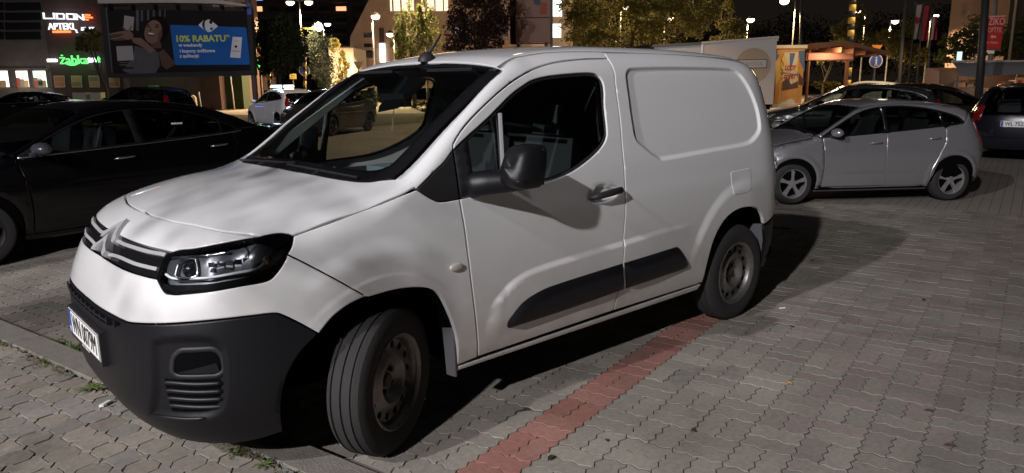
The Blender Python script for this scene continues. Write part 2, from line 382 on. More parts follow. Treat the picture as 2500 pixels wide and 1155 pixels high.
# ------------------------------------------------------------------ ground
PA=rad(13.3); PU=np.array([math.cos(PA),math.sin(PA)]); PV=np.array([-PU[1],PU[0]])
def w2(u,v): return u*PU[0]+v*PV[0],u*PU[1]+v*PV[1]
def stone_mat(name,single):
    m=bpy.data.materials.new(name); m.use_nodes=True; nt=m.node_tree; p=nt.nodes['Principled BSDF']; L=nt.links.new; p.inputs['Roughness'].default_value=.85; p.inputs['Specular IOR Level'].default_value=.35
    if single: a=nt.nodes.new('ShaderNodeObjectInfo'); ac=a.outputs['Color']
    else: a=nt.nodes.new('ShaderNodeAttribute'); a.attribute_name='tint'; ac=a.outputs['Color']
    g=nt.nodes.new('ShaderNodeNewGeometry'); n=nt.nodes.new('ShaderNodeTexNoise'); n.inputs['Scale'].default_value=38; n.inputs['Detail'].default_value=8; n.inputs['Roughness'].default_value=.75; L(g.outputs['Position'],n.inputs['Vector'])
    n2=nt.nodes.new('ShaderNodeTexNoise'); n2.inputs['Scale'].default_value=2.2; n2.inputs['Detail'].default_value=5; L(g.outputs['Position'],n2.inputs['Vector'])
    r=nt.nodes.new('ShaderNodeMapRange'); r.inputs[1].default_value=.3; r.inputs[2].default_value=.72; r.inputs[3].default_value=.72; r.inputs[4].default_value=1.22; L(n.outputs['Fac'],r.inputs[0])
    r2=nt.nodes.new('ShaderNodeMapRange'); r2.inputs[1].default_value=.34; r2.inputs[2].default_value=.62; r2.inputs[3].default_value=.84; r2.inputs[4].default_value=1.07; L(n2.outputs['Fac'],r2.inputs[0])
    def mul(a,b):
        q=nt.nodes.new('ShaderNodeMath'); q.operation='MULTIPLY'; L(a,q.inputs[0]); L(b,q.inputs[1]); return q.outputs[0]
    n4=nt.nodes.new('ShaderNodeTexNoise'); n4.inputs['Scale'].default_value=1.25; n4.inputs['Detail'].default_value=9; n4.inputs['Roughness'].default_value=.7; n4.inputs['Distortion'].default_value=.6; L(g.outputs['Position'],n4.inputs['Vector'])
    r4=nt.nodes.new('ShaderNodeMapRange'); r4.inputs[1].default_value=.56; r4.inputs[2].default_value=.70; r4.inputs[3].default_value=1.; r4.inputs[4].default_value=.62; L(n4.outputs['Fac'],r4.inputs[0])   # oil and tyre stains
    v5=nt.nodes.new('ShaderNodeTexVoronoi'); v5.inputs['Scale'].default_value=3.1; L(g.outputs['Position'],v5.inputs['Vector']); r5=nt.nodes.new('ShaderNodeMapRange'); r5.inputs[1].default_value=.035; r5.inputs[2].default_value=.055; r5.inputs[3].default_value=.42; r5.inputs[4].default_value=1.; L(v5.outputs['Distance'],r5.inputs[0])   # trodden gum
    mmo=mul(mul(r.outputs[0],r2.outputs[0]),mul(r4.outputs[0],r5.outputs[0]))
    mx=nt.nodes.new('ShaderNodeMixRGB'); mx.blend_type='MULTIPLY'; mx.inputs[0].default_value=1; L(ac,mx.inputs[1]); L(mmo,mx.inputs[2]); L(mx.outputs[0],p.inputs['Base Color'])
    n3=nt.nodes.new('ShaderNodeTexNoise'); n3.inputs['Scale'].default_value=170; n3.inputs['Detail'].default_value=4; L(g.outputs['Position'],n3.inputs['Vector'])
    b=nt.nodes.new('ShaderNodeBump'); b.inputs['Strength'].default_value=.35; b.inputs['Distance'].default_value=.006; L(n3.outputs['Fac'],b.inputs['Height']); L(b.outputs[0],p.inputs['Normal'])
    MATS[name]=m; return m
def tri(t): t=t%1.; return 4*t if t<.25 else (2-4*t if t<.75 else 4*t-4)
AMP=.0085; PER=.075
def wave_edge(a,b,fixed,axis,out):
    """zigzag joint between a and b on a line fixed on the other axis"""
    n=int(round(abs(b-a)/(PER/4))); pts=[]
    for i in range(n):
        s=a+(b-a)*i/n; d=AMP*tri(s/PER); pts.append((s,fixed+d) if axis==0 else (fixed+d,s))
    return pts
def wave_stone(u0,u1,v0,v1): return wave_edge(u0,u1,v0,0,0)+wave_edge(v0,v1,u1,1,0)+wave_edge(u1,u0,v1,0,0)+wave_edge(v1,v0,u0,1,0)
def stone_mesh(poly,gap,bev,depth):
    P=np.array(poly); 
    if np.sum(P[:,0]*np.roll(P[:,1],-1)-P[:,1]*np.roll(P[:,0],-1))<0: P=P[::-1]
    a=offset_poly(P,gap); b=offset_poly(P,gap+bev); n=len(P)
    V=[(x,y,0) for x,y in b]+[(x,y,-bev*.6) for x,y in a]+[(x,y,-depth) for x,y in a]
    F=[tuple(range(n))]
    for k in(0,n):
        for i in range(n): j=(i+1)%n; F.append((i+k,i+k+n,j+k+n,j+k))
    return V,F
def lay(parent,stones,single,mass,name,nsingle,shape_key):
    """stones: list of (outline relative to its centre, centre uv, z, tilt, colour, key); the largest in view become single parts"""
    d=[]
    for i,s in enumerate(stones):
        x,y=w2(*s[1]); q=np.array((x,y,0))-CP; zc=q@CF
        px,py=1250+FPX*(q@CR)/zc,577.5-FPX*(q@CU)/zc; inn=(-40<px<2540)&(py<1200)
        hid=s[6] if len(s)>6 else False
        d.append(((0 if inn and not hid else 50)+np.linalg.norm(q),i))
    d.sort(); me={}; MV=[];MF=[];MC=[]; nb=0
    for rank,(dd,i) in enumerate(d):
        out,c,z,tl,col,key=stones[i][:6]; x,y=w2(*c); 
        if rank<nsingle:
            if key not in me:
                V,F=stone_mesh(out,.0028,.0013,.03); me[key]=mesh(name,V,F,single)
            o=obj(name,me[key],parent); o.location=(x,y,z); o.rotation_euler=(tl[0],tl[1],PA); o.color=(*col,1)
        else:
            far=dd>7 and dd<50
            V,F=stone_mesh(out,.0028,.0013,.012); V=np.array(V); R=np.array(Matrix.Rotation(PA,3,'Z'))
            V[:,2]+=V[:,0]*tl[1]*-1+V[:,1]*tl[0]; V=V@R.T+(x,y,z); MV.append(V); MF+=[tuple(k+nb for k in f) for f in F]; MC+=[col]*len(V); nb+=len(V)
    if MV:
        V=np.vstack(MV); m=mesh(name,V,MF,mass); at_=m.attributes.new('tint','FLOAT_COLOR','POINT'); at_.data.foreach_set('color',np.array([(*c,1) for c in MC],np.float32).ravel()); o=obj(name,m,parent,kind='stuff')
SINGLE=stone_mat('paver_single',True); MASS=stone_mat('paver_mass',False)
SOIL=mat('joint_soil',(.022,.018,.013),.95,noise=(60,.5,(.040,.036,.020)))
def sheet(name,pts,z,m,kind='structure'):
    o=obj(name,mesh(name,[(x,y,z) for x,y in pts],[tuple(range(len(pts)))],m)); o['kind']=kind; return o
def pave_far():
    m=mat('far_paving',(.125,.105,.092),.85); nt=m.node_tree; p=nt.nodes['Principled BSDF']; L=nt.links.new; g=nt.nodes.new('ShaderNodeNewGeometry')
    mp=nt.nodes.new('ShaderNodeMapping'); mp.inputs['Rotation'].default_value=(0,0,-PA); L(g.outputs['Position'],mp.inputs['Vector'])
    b=nt.nodes.new('ShaderNodeTexBrick'); b.inputs['Scale'].default_value=1; b.inputs['Brick Width'].default_value=.225; b.inputs['Row Height'].default_value=.1125; b.inputs['Mortar Size'].default_value=.004; b.inputs['Color1'].default_value=(.245,.205,.18,1); b.inputs['Color2'].default_value=(.225,.205,.18,1); b.inputs['Mortar'].default_value=(.08,.068,.055,1); L(mp.outputs[0],b.inputs['Vector'])
    n=nt.nodes.new('ShaderNodeTexNoise'); n.inputs['Scale'].default_value=.6; n.inputs['Detail'].default_value=8; L(g.outputs['Position'],n.inputs['Vector']); r=nt.nodes.new('ShaderNodeMapRange'); r.inputs[3].default_value=.55; r.inputs[4].default_value=1.4; L(n.outputs['Fac'],r.inputs[0])
    mx=nt.nodes.new('ShaderNodeMixRGB'); mx.blend_type='MULTIPLY'; mx.inputs[0].default_value=1; L(b.outputs['Color'],mx.inputs[1]); L(r.outputs[0],mx.inputs[2]); L(mx.outputs[0],p.inputs['Base Color']); return m
ASPH=mat('asphalt',(.045,.043,.042),.82,noise=(3,.4,(.065,.060,.055)),bump=(60,.3))
g=sheet('ground',[(-700,-700),(700,-700),(700,700),(-700,700)],-.06,ASPH)
def uvq(u0,u1,v0,v1): return [w2(u0,v0),w2(u1,v0),w2(u1,v1),w2(u0,v1)]
LOT=sheet('parking_lot',uvq(-24,.335,-18,26),-.0075,pave_far())
_c=[w2(*p) for p in()]
BED=sheet('joint_bed',[(CP[0]+9.9*math.cos(a),CP[1]+9.9*math.sin(a)) for a in np.linspace(0,2*math.pi,61)[:-1] if (CP[0]+9.9*math.cos(a))*PU[0]+(CP[1]+9.9*math.sin(a))*PU[1]<.33],-.0034,SOIL)
# wavy concrete stones of the parking bay, basket weave
stones=[]; S=.225; V0=1.20
nz=lambda u,v: .5+.5*math.sin(u*1.3+math.sin(v*2.1)*1.7)*math.cos(v*.9-u*.6)
for j in range(-40,32):
    for i in range(-50,2):
        u0=.337-.225*2+i*S-.0; v0=V0+j*S
        uc,vc=u0+S/2,v0+S/2; x,y=w2(uc,vc); dx=np.hypot(x-CP[0],y-CP[1])
        if dx>10.5 or u0+S>.36: continue
        red=j==0 and u0>-3.3
        under=(-3.3<x<.6 and -.8<y<.75)
        for h in(0,1):
            if (i+j)%2: q=wave_stone(0,S,h*S/2,h*S/2+S/2); c=(u0,v0)
            else: q=wave_stone(h*S/2,h*S/2+S/2,0,S); c=(u0,v0)
            cen=np.mean(q,0); q=[tuple(np.array(p)-cen) for p in q]; cu,cv=c[0]+cen[0],c[1]+cen[1]
            k=RNG.uniform(.86,1.1)
            if red: col=np.array((.345,.158,.130))*k*RNG.uniform(.72,1.08)+np.array((.02,.03,.025))*RNG.uniform(0,1)
            else:
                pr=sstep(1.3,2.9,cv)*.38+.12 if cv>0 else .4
                a=nz(cu,cv)*.5+RNG.uniform(0,.5)
                col=(np.array((.292,.244,.216)) if a<pr else np.array((.292,.268,.228)))*k
                if a>.97: col=np.array((.31,.28,.21))
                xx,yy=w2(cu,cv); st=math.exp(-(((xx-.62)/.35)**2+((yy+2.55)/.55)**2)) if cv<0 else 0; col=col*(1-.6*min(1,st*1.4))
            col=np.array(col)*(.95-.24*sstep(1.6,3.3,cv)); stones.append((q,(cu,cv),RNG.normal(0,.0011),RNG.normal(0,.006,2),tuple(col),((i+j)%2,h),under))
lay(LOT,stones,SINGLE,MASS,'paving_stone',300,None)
# kerb and footway in octagon stones
KZ=.045; KM=mat('kerb_concrete',(.205,.19,.165),.88,noise=(14,.6,(.13,.115,.098)),bump=(90,.5))
KERB=sheet('kerb',uvq(.350,.530,-9,6),-.02,SOIL)
v=-9.
while v<6:
    a=RNG.normal(0,.003); s=MB(); e=.008
    q=[(.348,v+.004),(.530,v+.004),(.530,v+.996),(.348,v+.996)]
    b=[(.348+.014,v+.010),(.530-.006,v+.010),(.530-.006,v+.990),(.348+.014,v+.990)]
    V=[(*w2(*p),KZ+a) for p in b]+[(*w2(*p),KZ+a-.010) for p in q]+[(*w2(*p),-.03) for p in q]
    F=[(0,1,2,3)]+[(i+k,i+k+4,(i+1)%4+k+4,(i+1)%4+k) for k in(0,4) for i in range(4)]
    s.add(V,F); s.build('kerb_stone',KM,KERB); v+=1.
WALK=sheet('footway',uvq(.530,14,-9,6),.02,SOIL)
CE=.1325; ch=.034; st2=[]
for j in range(-34,24):
    for i in range(0,22):
        u0=.545+i*CE; v0=-.655-CE/2+j*CE; uc,vc=u0+CE/2,v0+CE/2; x,y=w2(uc,vc); dx=np.hypot(x-CP[0],y-CP[1])
        if dx>6.0 : continue
        h=CE/2; e=.010
        if (i+j)%2==0: q=[(-h+ch,-h),(h-ch,-h),(h,-h+ch),(h,h-ch),(h-ch,h),(-h+ch,h),(-h,h-ch),(-h,-h+ch)]
        else: q=[(sx*a,sy*b) for sx,sy,fl in((1,-1,1),(1,1,0),(-1,1,1),(-1,-1,0)) for a,b in (lambda L:L[::-1] if fl else L)([(h,h-ch),(h+ch/2,h-ch/2),(h-ch/2,h+ch/2),(h-ch,h)])]
        k=RNG.uniform(.82,1.12); col=(np.array((.245,.215,.180)) if RNG.random()<.7 else np.array((.225,.208,.186)))*k
        st2.append((q,(uc,vc),KZ-.004+RNG.normal(0,.0016),RNG.normal(0,.010,2),tuple(col),('o',(i+j)%2)))
lay(WALK,st2,SINGLE,MASS,'octagon_stone',300,None)
# far surfaces: pale pavement by the shops, roads, a verge
PALE=mat('pale_paving',(.33,.30,.25),.85,noise=(1.5,.5,(.26,.23,.19)))
def strip(name,p,z,m): 
    o=sheet(name,[tuple(gnd(*q)[:2]) for q in p],z,m); return o
strip('street',[(-400,264),(1700,264),(1700,238),(-400,238)],-.050,mat('road_lit',(.23,.20,.145),.8,noise=(1.2,.6,(.15,.13,.10))))
strip('pavement',[(440,262),(560,258),(1180,262),(1180,272),(660,280),(470,276)],-.046,PALE)
strip('yard',[(600,430),(1240,430),(1240,330),(560,330)],-.044,mat('yard_lightened',(.105,.095,.070),.85,noise=(1.5,.6,(.075,.066,.050))))  # worn ground, its colour lightened to make up for weak lamplight
strip('verge',[(560,330),(1240,330),(1240,272),(660,281),(470,277)],-.042,mat('verge_earth',(.075,.065,.028),.95,noise=(3,.7,(.045,.048,.018))))
# weeds, litter and leaves on the paving
def blade_tuft(mb,c,n,hmax,spread,w=.004):
    for _ in range(n):
        a=RNG.uniform(0,2*math.pi); h=RNG.uniform(.4,1)*hmax; l=RNG.uniform(.3,1)*spread; b=np.array((c[0]+RNG.normal(0,spread*.25),c[1]+RNG.normal(0,spread*.25),c[2])); d=np.array((math.cos(a),math.sin(a),0)); s=np.array((-d[1],d[0],0))*w
        m=b+d*l*.5+np.array((0,0,h)); e=b+d*l+np.array((0,0,h*RNG.uniform(.3,.9))); mb.add([b-s,b+s,m+s*.9,m-s*.9,e],[(0,1,2,3),(3,2,4)])
GREEN=mat('weed_green',(.060,.105,.025),.7,noise=(30,.5,(.10,.13,.03))); DRY=mat('dry_grass',(.115,.085,.035),.8,noise=(25,.5,(.06,.06,.02)))
gw=MB(); gd=MB()
for _ in range(260):
    v=RNG.uniform(-3.3,.9); u=.545+abs(RNG.normal(0,.035)); 
    if .5+.5*math.sin(v*5.1)*math.sin(v*2.3+1)<RNG.uniform(.15,.8): continue
    blade_tuft(gd if RNG.random()<.7 else gw,(*w2(u,v),KZ-.012),7,.022,.045,.0022)
for _ in range(60):
    v=RNG.uniform(-1.75,-1.05); blade_tuft(gw,(*w2(.325+RNG.normal(0,.018),v),-.004),8,.05,.06,.003)
gd.build('dry_grass',DRY,None,kind='stuff'); gw.build('grass',GREEN,None,kind='stuff')
def rosette(px,py,z,n,r,label,nm='weed'):
    c=gnd(px,py,z); s=MB()
    for i in range(n):
        a=2*math.pi*i/n+RNG.uniform(-.3,.3); l=r*RNG.uniform(.7,1.1); d=np.array((math.cos(a),math.sin(a),0)); q=np.array((-d[1],d[0],0)); up=RNG.uniform(.25,.7)
        st=[(0,.1),(.35,.5),(.65,.55),(1,.0)]; V=[]
        for t_,w_ in st: 
            p=c+d*l*t_+np.array((0,0,.005+l*up*t_*(1.25-t_))); V+=[p-q*w_*l*.22,p+np.array((0,0,-.003)),p+q*w_*l*.22]
        s.add(V,[(3*k+j,3*k+j+1,3*k+4+j,3*k+3+j) for k in range(3) for j in range(2)])
    o=s.build(nm,GREEN,None,True); tag(o,label,'weed','weeds growing along the kerb'); return o
rosette(222,952,KZ,11,.085,'bright green leafy weed at the kerb edge below the van number plate')
rosette(130,840,0,9,.10,'small green weed in the gap behind the kerb, beside the black car shadow')
rosette(645,1138,KZ,8,.05,'tiny green weed on the footway under the van bumper')
def leaf(px,py,r,ang,col,label,z=.006):
    c=gnd(px,py,z); s=MB(); d=np.array((math.cos(ang),math.sin(ang),0)); q=np.array((-d[1],d[0],0)); V=[c-d*r]
    for t_,w_ in((-.4,.35),(.1,.42),(.6,.25)): V+=[c+d*r*t_-q*r*w_+np.array((0,0,.006)),c+d*r*t_,c+d*r*t_+q*r*w_+np.array((0,0,.008))]
    V.append(c+d*r); s.add(V,[(0,2,1),(0,3,2),(1,2,5,4),(2,3,6,5),(4,5,8,7),(5,6,9,8),(7,8,10),(8,9,10)])
    o=s.build('fallen_leaf',mat('leaf_%d'%int(1000*col[0]),col,.75),None); tag(o,label,'leaf','fallen leaves on the paving')
leaf(1345,1118,.030,.4,(.05,.028,.018),'dark brown curled leaf lying next to the red paving stripe')
leaf(1926,936,.022,1.4,(.35,.19,.04),'orange leaf lying on the grey paving stones')
leaf(2320,1088,.030,2.2,(.045,.03,.022),'dark leaf lying near the lower right of the paving')
leaf(2268,1003,.024,2.0,(.05,.035,.028),'dark flat leaf above the lower right dark leaf')
leaf(2255,732,.028,.2,(.02,.017,.015),'black leaf on the paving far right of the van rear wheel')
leaf(1480,1075,.014,1.0,(.06,.04,.03),'tiny brown leaf fragment right of the red paving stripe')
def litter(name,px,py,z,L,w,h,ang,col,label,cat):
    c=gnd(px,py,z); d=np.array((math.cos(ang),math.sin(ang),0)); q=np.array((-d[1],d[0],0)); s=MB(); s.obox(c+np.array((0,0,h)),d*L,q*w+np.array((0,0,w*.2)),np.array((0,0,h))); 
    s.obox(c+d*L*.8+q*w*.5+np.array((0,0,h*1.4)),d*L*.3-q*w*.4,q*w*.5,np.array((0,0,h*.5))); o=s.build(name,mat(name+'_paper',col,.6),None); tag(o,label,cat)
litter('paper_wrapper',258,988,KZ,.028,.014,.006,.6,(.62,.62,.62),'crumpled white paper wrapper on the footway beside the green weed','wrapper')
litter('cigarette_end',1910,753,0,.022,.005,.004,-.5,(.75,.72,.66),'white cigarette end on the paving behind the van rear wheel','cigarette end')
litter('paper_scrap',315,805,0,.02,.007,.002,.9,(.5,.5,.46),'small pale paper scrap on the bay behind the van number plate','scrap')
# ------------------------------------------------------------------ the white van
def build_van():
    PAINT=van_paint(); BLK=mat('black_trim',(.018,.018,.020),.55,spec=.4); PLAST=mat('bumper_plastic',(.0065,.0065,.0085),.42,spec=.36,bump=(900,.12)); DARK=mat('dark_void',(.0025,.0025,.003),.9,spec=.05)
    GL=glass('clear_glass',(.90,.94,.91)); GLD=glass('door_glass',(.60,.66,.63)); CHR=mat('badge_silver',(.55,.55,.57),.38,.35,coat=.4); GLB=mat('gloss_black',(.008,.008,.009),.12)
    W=[(.15,.80),(.22,.845),(.30,.872),(.40,.897),(.55,.912),(.75,.918),(.95,.913),(1.05,.902),(1.15,.888),(1.3,.855),(1.45,.814),(1.6,.768),(1.7,.732),(1.85,.66)]
    F=[(.15,.70),(.20,.77),(.27,.83),(.36,.87),(.48,.885),(.58,.888),(.68,.885),(.76,.865),(.84,.83),(.92,.79),(1.0,.76),(1.05,.735),(1.2,.62),(1.8,.45)]
    R=[(.15,-3.38),(.3,-3.46),(.5,-3.48),(1.0,-3.46),(1.4,-3.41),(1.8,-3.31)]
    T=[(-3.6,1.57),(-3.4,1.69),(-3.2,1.755),(-2.8,1.79),(-2.2,1.808),(-1.7,1.806),(-1.3,1.785),(-1.0,1.740),(-.85,1.68),(-.5,1.458),(-.15,1.226),(.0,1.184),(.2,1.155),(.45,1.10),(.62,1.045),(.72,.99),(.85,.88)]
    CRN=[(-3.6,.05),(-1.2,.05),(-.9,.04),(-.3,.05),(0,.055),(.5,.055),(.9,.05)]
    KK=[(-3.6,.16),(-1.1,.14),(-.8,.05),(-.2,.05),(.05,.09),(.4,.09),(.9,.06)]
    REC=join(cr([(-1.763,1.655),(-1.732,1.621),(-1.715,1.50),(-1.704,1.399),(-1.706,1.283),(-1.764,1.229),(-1.885,1.157),(-1.972,1.148),(-2.4,1.163),(-2.812,1.178),(-2.929,1.205),(-3.01,1.25),(-3.038,1.299),(-3.042,1.399),(-3.012,1.502),(-2.957,1.591),(-2.876,1.66),(-2.67,1.675),(-2.18,1.676),(-1.833,1.669),(-1.763,1.655)],3))
    CRE=cr([(-.58,.50),(-.606,.572),(-.666,.625),(-.738,.668),(-.867,.702),(-1.153,.721),(-1.542,.738),(-1.827,.753),(-2.2,.758)],3)
    CUP=join([(-1.402+.128*math.cos(a),1.008+.047*math.sin(a)-.05*math.cos(a)*.1) for a in np.linspace(0,2*math.pi,24)])
    CUP2=[(-1.388+.062*math.cos(a),1.035+.034*math.sin(a)) for a in np.linspace(0,2*math.pi,16)]
    def relief(x,z):
        d=np.zeros_like(x)
        m=(x<-1.6)&(z>1.08)
        if m.any(): d[m]-=.017*sstep(-.004,.022,-sdpoly(x[m],z[m],REC))
        m=(x<-.4)&(x>-2.4)&(z<.95)
        if m.any():
            s=sdline(x[m],z[m],CRE); e=sstep(-2.25,-1.75,x[m]); d[m]+=.013*sstep(-.004,.03,s)*e*sstep(.38,.50,z[m])*sstep(-.56,-.66,x[m])
        r=np.hypot(x+.03,z-.36); d+=(.016*sstep(.625,.54,r)*sstep(-.42,-.15,x)*sstep(.25,.5,z)+.004*sstep(.475,.452,r)*sstep(-.40,-.2,x)*sstep(.3,.5,z))*sstep(.42,.10,x)
        r=np.hypot(x+2.785,z-.35); d+=.012*sstep(.63,.55,r)*sstep(-3.1,-2.8,x)*sstep(.4,.7,z)
        m=(x<-1.2)&(x>-1.6)&(z>.9)&(z<1.15)
        if m.any(): d[m]-=.030*sstep(0,.022,-np.minimum(sdpoly(x[m],z[m],CUP),sdpoly(x[m],z[m],CUP2)))
        return d
    B=Body(W,T,F,R,nr=3.6,x0r=-2.9,crown=CRN,k=KK,relief=relief)
    t=thing('panel_van',(0,0,0),0,'large white panel van with black bumper and turned front wheel, parked in front','van')
    # shared seams --------------------------------------------------------
    SAILT=cr([(-.225,1.152),(-.33,1.218),(-.39,1.254),(-.447,1.301)]); SAILB=cr([(-.225,1.152),(-.308,1.098),(-.361,1.087),(-.445,1.089)])
    DF=cr([(-.445,1.089),(-.458,.952),(-.483,.722),(-.515,.5),(-.545,.315)]); DFT=[(-.447,1.301),(-.445,1.089)]
    DT=cr([(-.447,1.301),(-.468,1.342),(-.582,1.433),(-.815,1.567),(-1.0,1.642),(-1.212,1.690),(-1.45,1.712),(-1.648,1.718)])
    BP=cr([(-1.648,1.718),(-1.645,1.64),(-1.625,1.555),(-1.608,1.394),(-1.585,1.24),(-1.577,1.093),(-1.573,1.0),(-1.565,.86),(-1.552,.748),(-1.545,.628),(-1.529,.432),(-1.52,.334)])
    AF=cr([(.063,.748),(-.063,.754),(-.167,.744),(-.243,.722),(-.299,.681),(-.345,.603),(-.387,.504),(-.412,.405),(-.424,.305)]); AFF=cr([(.063,.748),(.143,.728),(.212,.692),(.272,.639)])
    SEAM=cr([(.063,.917,.748),(.215,.908,.861),(.30,.89,.922),(.364,.876,.965)]); S2=lambda c:[(p[0],p[2]) for p in c]
    HSIDE=cr([(.327,.862,1.029),(.256,.871,1.046),(.096,.874,1.079),(-.056,.875,1.111),(-.16,.885,1.138),(-.225,.887,1.152)])
    HLT=cr([(.434,.803,1.032),(.375,.829,1.040),(.345,.848,1.037),(.327,.862,1.029)]); HLO=cr([(.327,.862,1.029),(.342,.875,.995),(.364,.876,.965)]); HLO2=cr([(.364,.876,.965),(.374,.876,.943),(.411,.870,.896),(.448,.861,.873),(.531,.826,.864),(.621,.769,.850),(.70,.69,.838),(.723,.658,.836),(.739,.627,.841),(.745,.573,.882)])
    HLI=cr([(.745,.573,.882),(.729,.566,.914),(.701,.554,.960),(.684,.575,.975)]); HLT2=cr([(.684,.575,.975),(.660,.605,.985),(.624,.661,.994),(.54,.732,1.012),(.434,.803,1.032)])
    GR=cr([(.737,0,.972),(.736,.166,.972),(.721,.373,.974),(.702,.50,.976),(.684,.575,.975)]); GR2=cr([(.802,0,.884),(.802,.199,.883),(.791,.373,.883),(.767,.502,.883),(.745,.573,.882)])
    BU=cr([(.88,0,.716),(.878,.166,.716),(.866,.346,.717),(.849,.455,.713),(.832,.517,.714),(.758,.665,.730),(.637,.785,.744),(.497,.857,.749),(.437,.876,.748),(.405,.884,.738),(.342,.897,.694),(.272,.905,.639)])
    SP=Sph((-.25,0,.5))
    HF=cr([(.608,0,1.049),(.612,.094,1.048),(.60,.29,1.049),(.572,.441,1.05),(.513,.676,1.046),(.434,.803,1.032)])
    # skins ---------------------------------------------------------------
    P=lambda n,m,o,pr,**k: skin(n,m,t,B,o,pr,**k)
    def two(n,m,o,pr,**k): a=P(n,m,o,pr,**k); return a,both(a,t)
    ringpts=[p for d in(-.006,0,.005,.010,.015,.020,.026,.033) for p in offset_poly(densify(REC,.018),d)]
    crepts=[(p[0]+a,p[1]+b) for p in densify(CRE,.014,False) for a,b in((0,.006),(.002,-.002),(.005,-.010),(.009,-.018),(.014,-.026),(.02,-.034))]
    cuppts=[p for q in(CUP,CUP2) for d in(0,.006,.012,.018,.024) for p in offset_poly(densify(q,.012),d)]
    flpts=[(-.03+r*math.cos(a),.36+r*math.sin(a)) for r in(.452,.459,.466,.473,.55,.566,.582,.598,.615) for a in np.linspace(.3,2.4,90)]
    flr=[(-2.785+r*math.cos(a),.35+r*math.sin(a)) for r in(.55,.57,.59,.61,.63) for a in np.linspace(.3,2.2,60)]
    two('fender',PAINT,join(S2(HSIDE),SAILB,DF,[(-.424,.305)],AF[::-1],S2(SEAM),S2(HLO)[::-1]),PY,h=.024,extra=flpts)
    WIN=join([(-.452,1.305)],cr([(-.47,1.312),(-.536,1.351),(-.682,1.431),(-.849,1.531),(-.95,1.577),(-1.02,1.602),(-1.136,1.621),(-1.306,1.633),(-1.44,1.637),(-1.50,1.627),(-1.527,1.592),(-1.524,1.54),(-1.501,1.462),(-1.485,1.345),(-1.467,1.297),(-1.413,1.251),(-1.305,1.197),(-1.161,1.146),(-.995,1.117),(-.733,1.107),(-.531,1.094),(-.445,1.089)]))
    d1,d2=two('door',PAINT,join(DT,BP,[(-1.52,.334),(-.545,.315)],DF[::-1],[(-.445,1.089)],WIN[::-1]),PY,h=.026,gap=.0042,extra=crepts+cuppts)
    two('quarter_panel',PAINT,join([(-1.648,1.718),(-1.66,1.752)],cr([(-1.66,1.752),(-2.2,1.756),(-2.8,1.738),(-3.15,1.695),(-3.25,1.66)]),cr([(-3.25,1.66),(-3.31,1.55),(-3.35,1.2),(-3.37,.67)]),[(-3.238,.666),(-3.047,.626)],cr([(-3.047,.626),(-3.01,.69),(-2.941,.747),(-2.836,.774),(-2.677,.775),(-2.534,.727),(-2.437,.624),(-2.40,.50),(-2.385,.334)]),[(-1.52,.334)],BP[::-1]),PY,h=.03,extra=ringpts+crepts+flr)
    # windscreen edges: straight when seen along the slope
    wsl=densify([tuple(PWS.uv((-.18,.77,1.191))),tuple(PWS.uv((-.857,.717,1.649)))],.05,False); O,D=PWS.rays(wsl); WS3=[tuple(p) for p in B.cast(O,D)]
    WSB=cr([(-.026,0,1.186),(-.026,.163,1.186),(-.049,.444,1.181),(-.082,.603,1.176),(-.116,.685,1.177),(-.152,.727,1.184),(-.18,.77,1.191)]); WST=cr([(-.857,.717,1.649),(-.875,.64,1.663),(-.893,.45,1.675),(-.905,.2,1.68),(-.907,0,1.68)])
    ditch=densify([(-.868,.66),(-.935,.648),(-1.039,.628),(-1.241,.622),(-1.443,.634),(-1.66,.645)],.06,False); O,D=PZ.rays(ditch); DI=[tuple(p) for p in B.cast(O,D)]
    two('pillar',PAINT,join(S2(WS3)[0:1],S2(WS3),S2(DI),[(-1.66,1.752),(-1.648,1.718)],DT[::-1],SAILT[::-1]),PY,h=.022)
    two('sail_panel',BLK,join(SAILT,DFT,SAILB[::-1]),PY,h=.03)
    P('roof',PAINT,join([(-.907,0)],[(p[0],p[1]) for p in WST[::-1]],[(p[0],p[1]) for p in DI],cr([(-1.66,.645),(-2.4,.65),(-3.1,.63),(-3.2,.60)]),[(-3.27,.4),(-3.29,0)]),PZ,h=.04,sym=True)
    hood=P('hood',PAINT,join([(.608,0)],[(p[0],p[1]) for p in HF],[(p[0],p[1]) for p in HLT],[(p[0],p[1]) for p in HSIDE],[(p[0],p[1]) for p in WSB[::-1]]),PZ,h=.03,sym=True)
    P('front_mask',PAINT,join([HF[0]],HF,HLT2[::-1],GR[::-1]),SP,h=.02,sym=True)
    P('bumper_skin',PAINT,join([GR2[0]],GR2,HLO2[::-1],SEAM[::-1],[(p[0],.914,p[1]) for p in AFF],BU[::-1]),SP,h=.0135,sym=True)
    g=P('grille',GLB,join([GR[0]],GR,HLI[::-1],GR2[::-1]),SP,h=.02,sym=True,off=-.012)
    FRR=[tuple(q) for q in SP.uv(np.array(cr([(.795,.60,.655),(.775,.645,.678),(.70,.745,.690),(.64,.79,.682),(.608,.811,.655),(.596,.817,.60),(.598,.808,.50),(.606,.797,.42),(.625,.775,.37),(.66,.74,.340),(.715,.69,.333),(.785,.59,.326),(.82,.49,.318),(.812,.52,.36),(.803,.57,.46),(.80,.59,.56)],3)))]
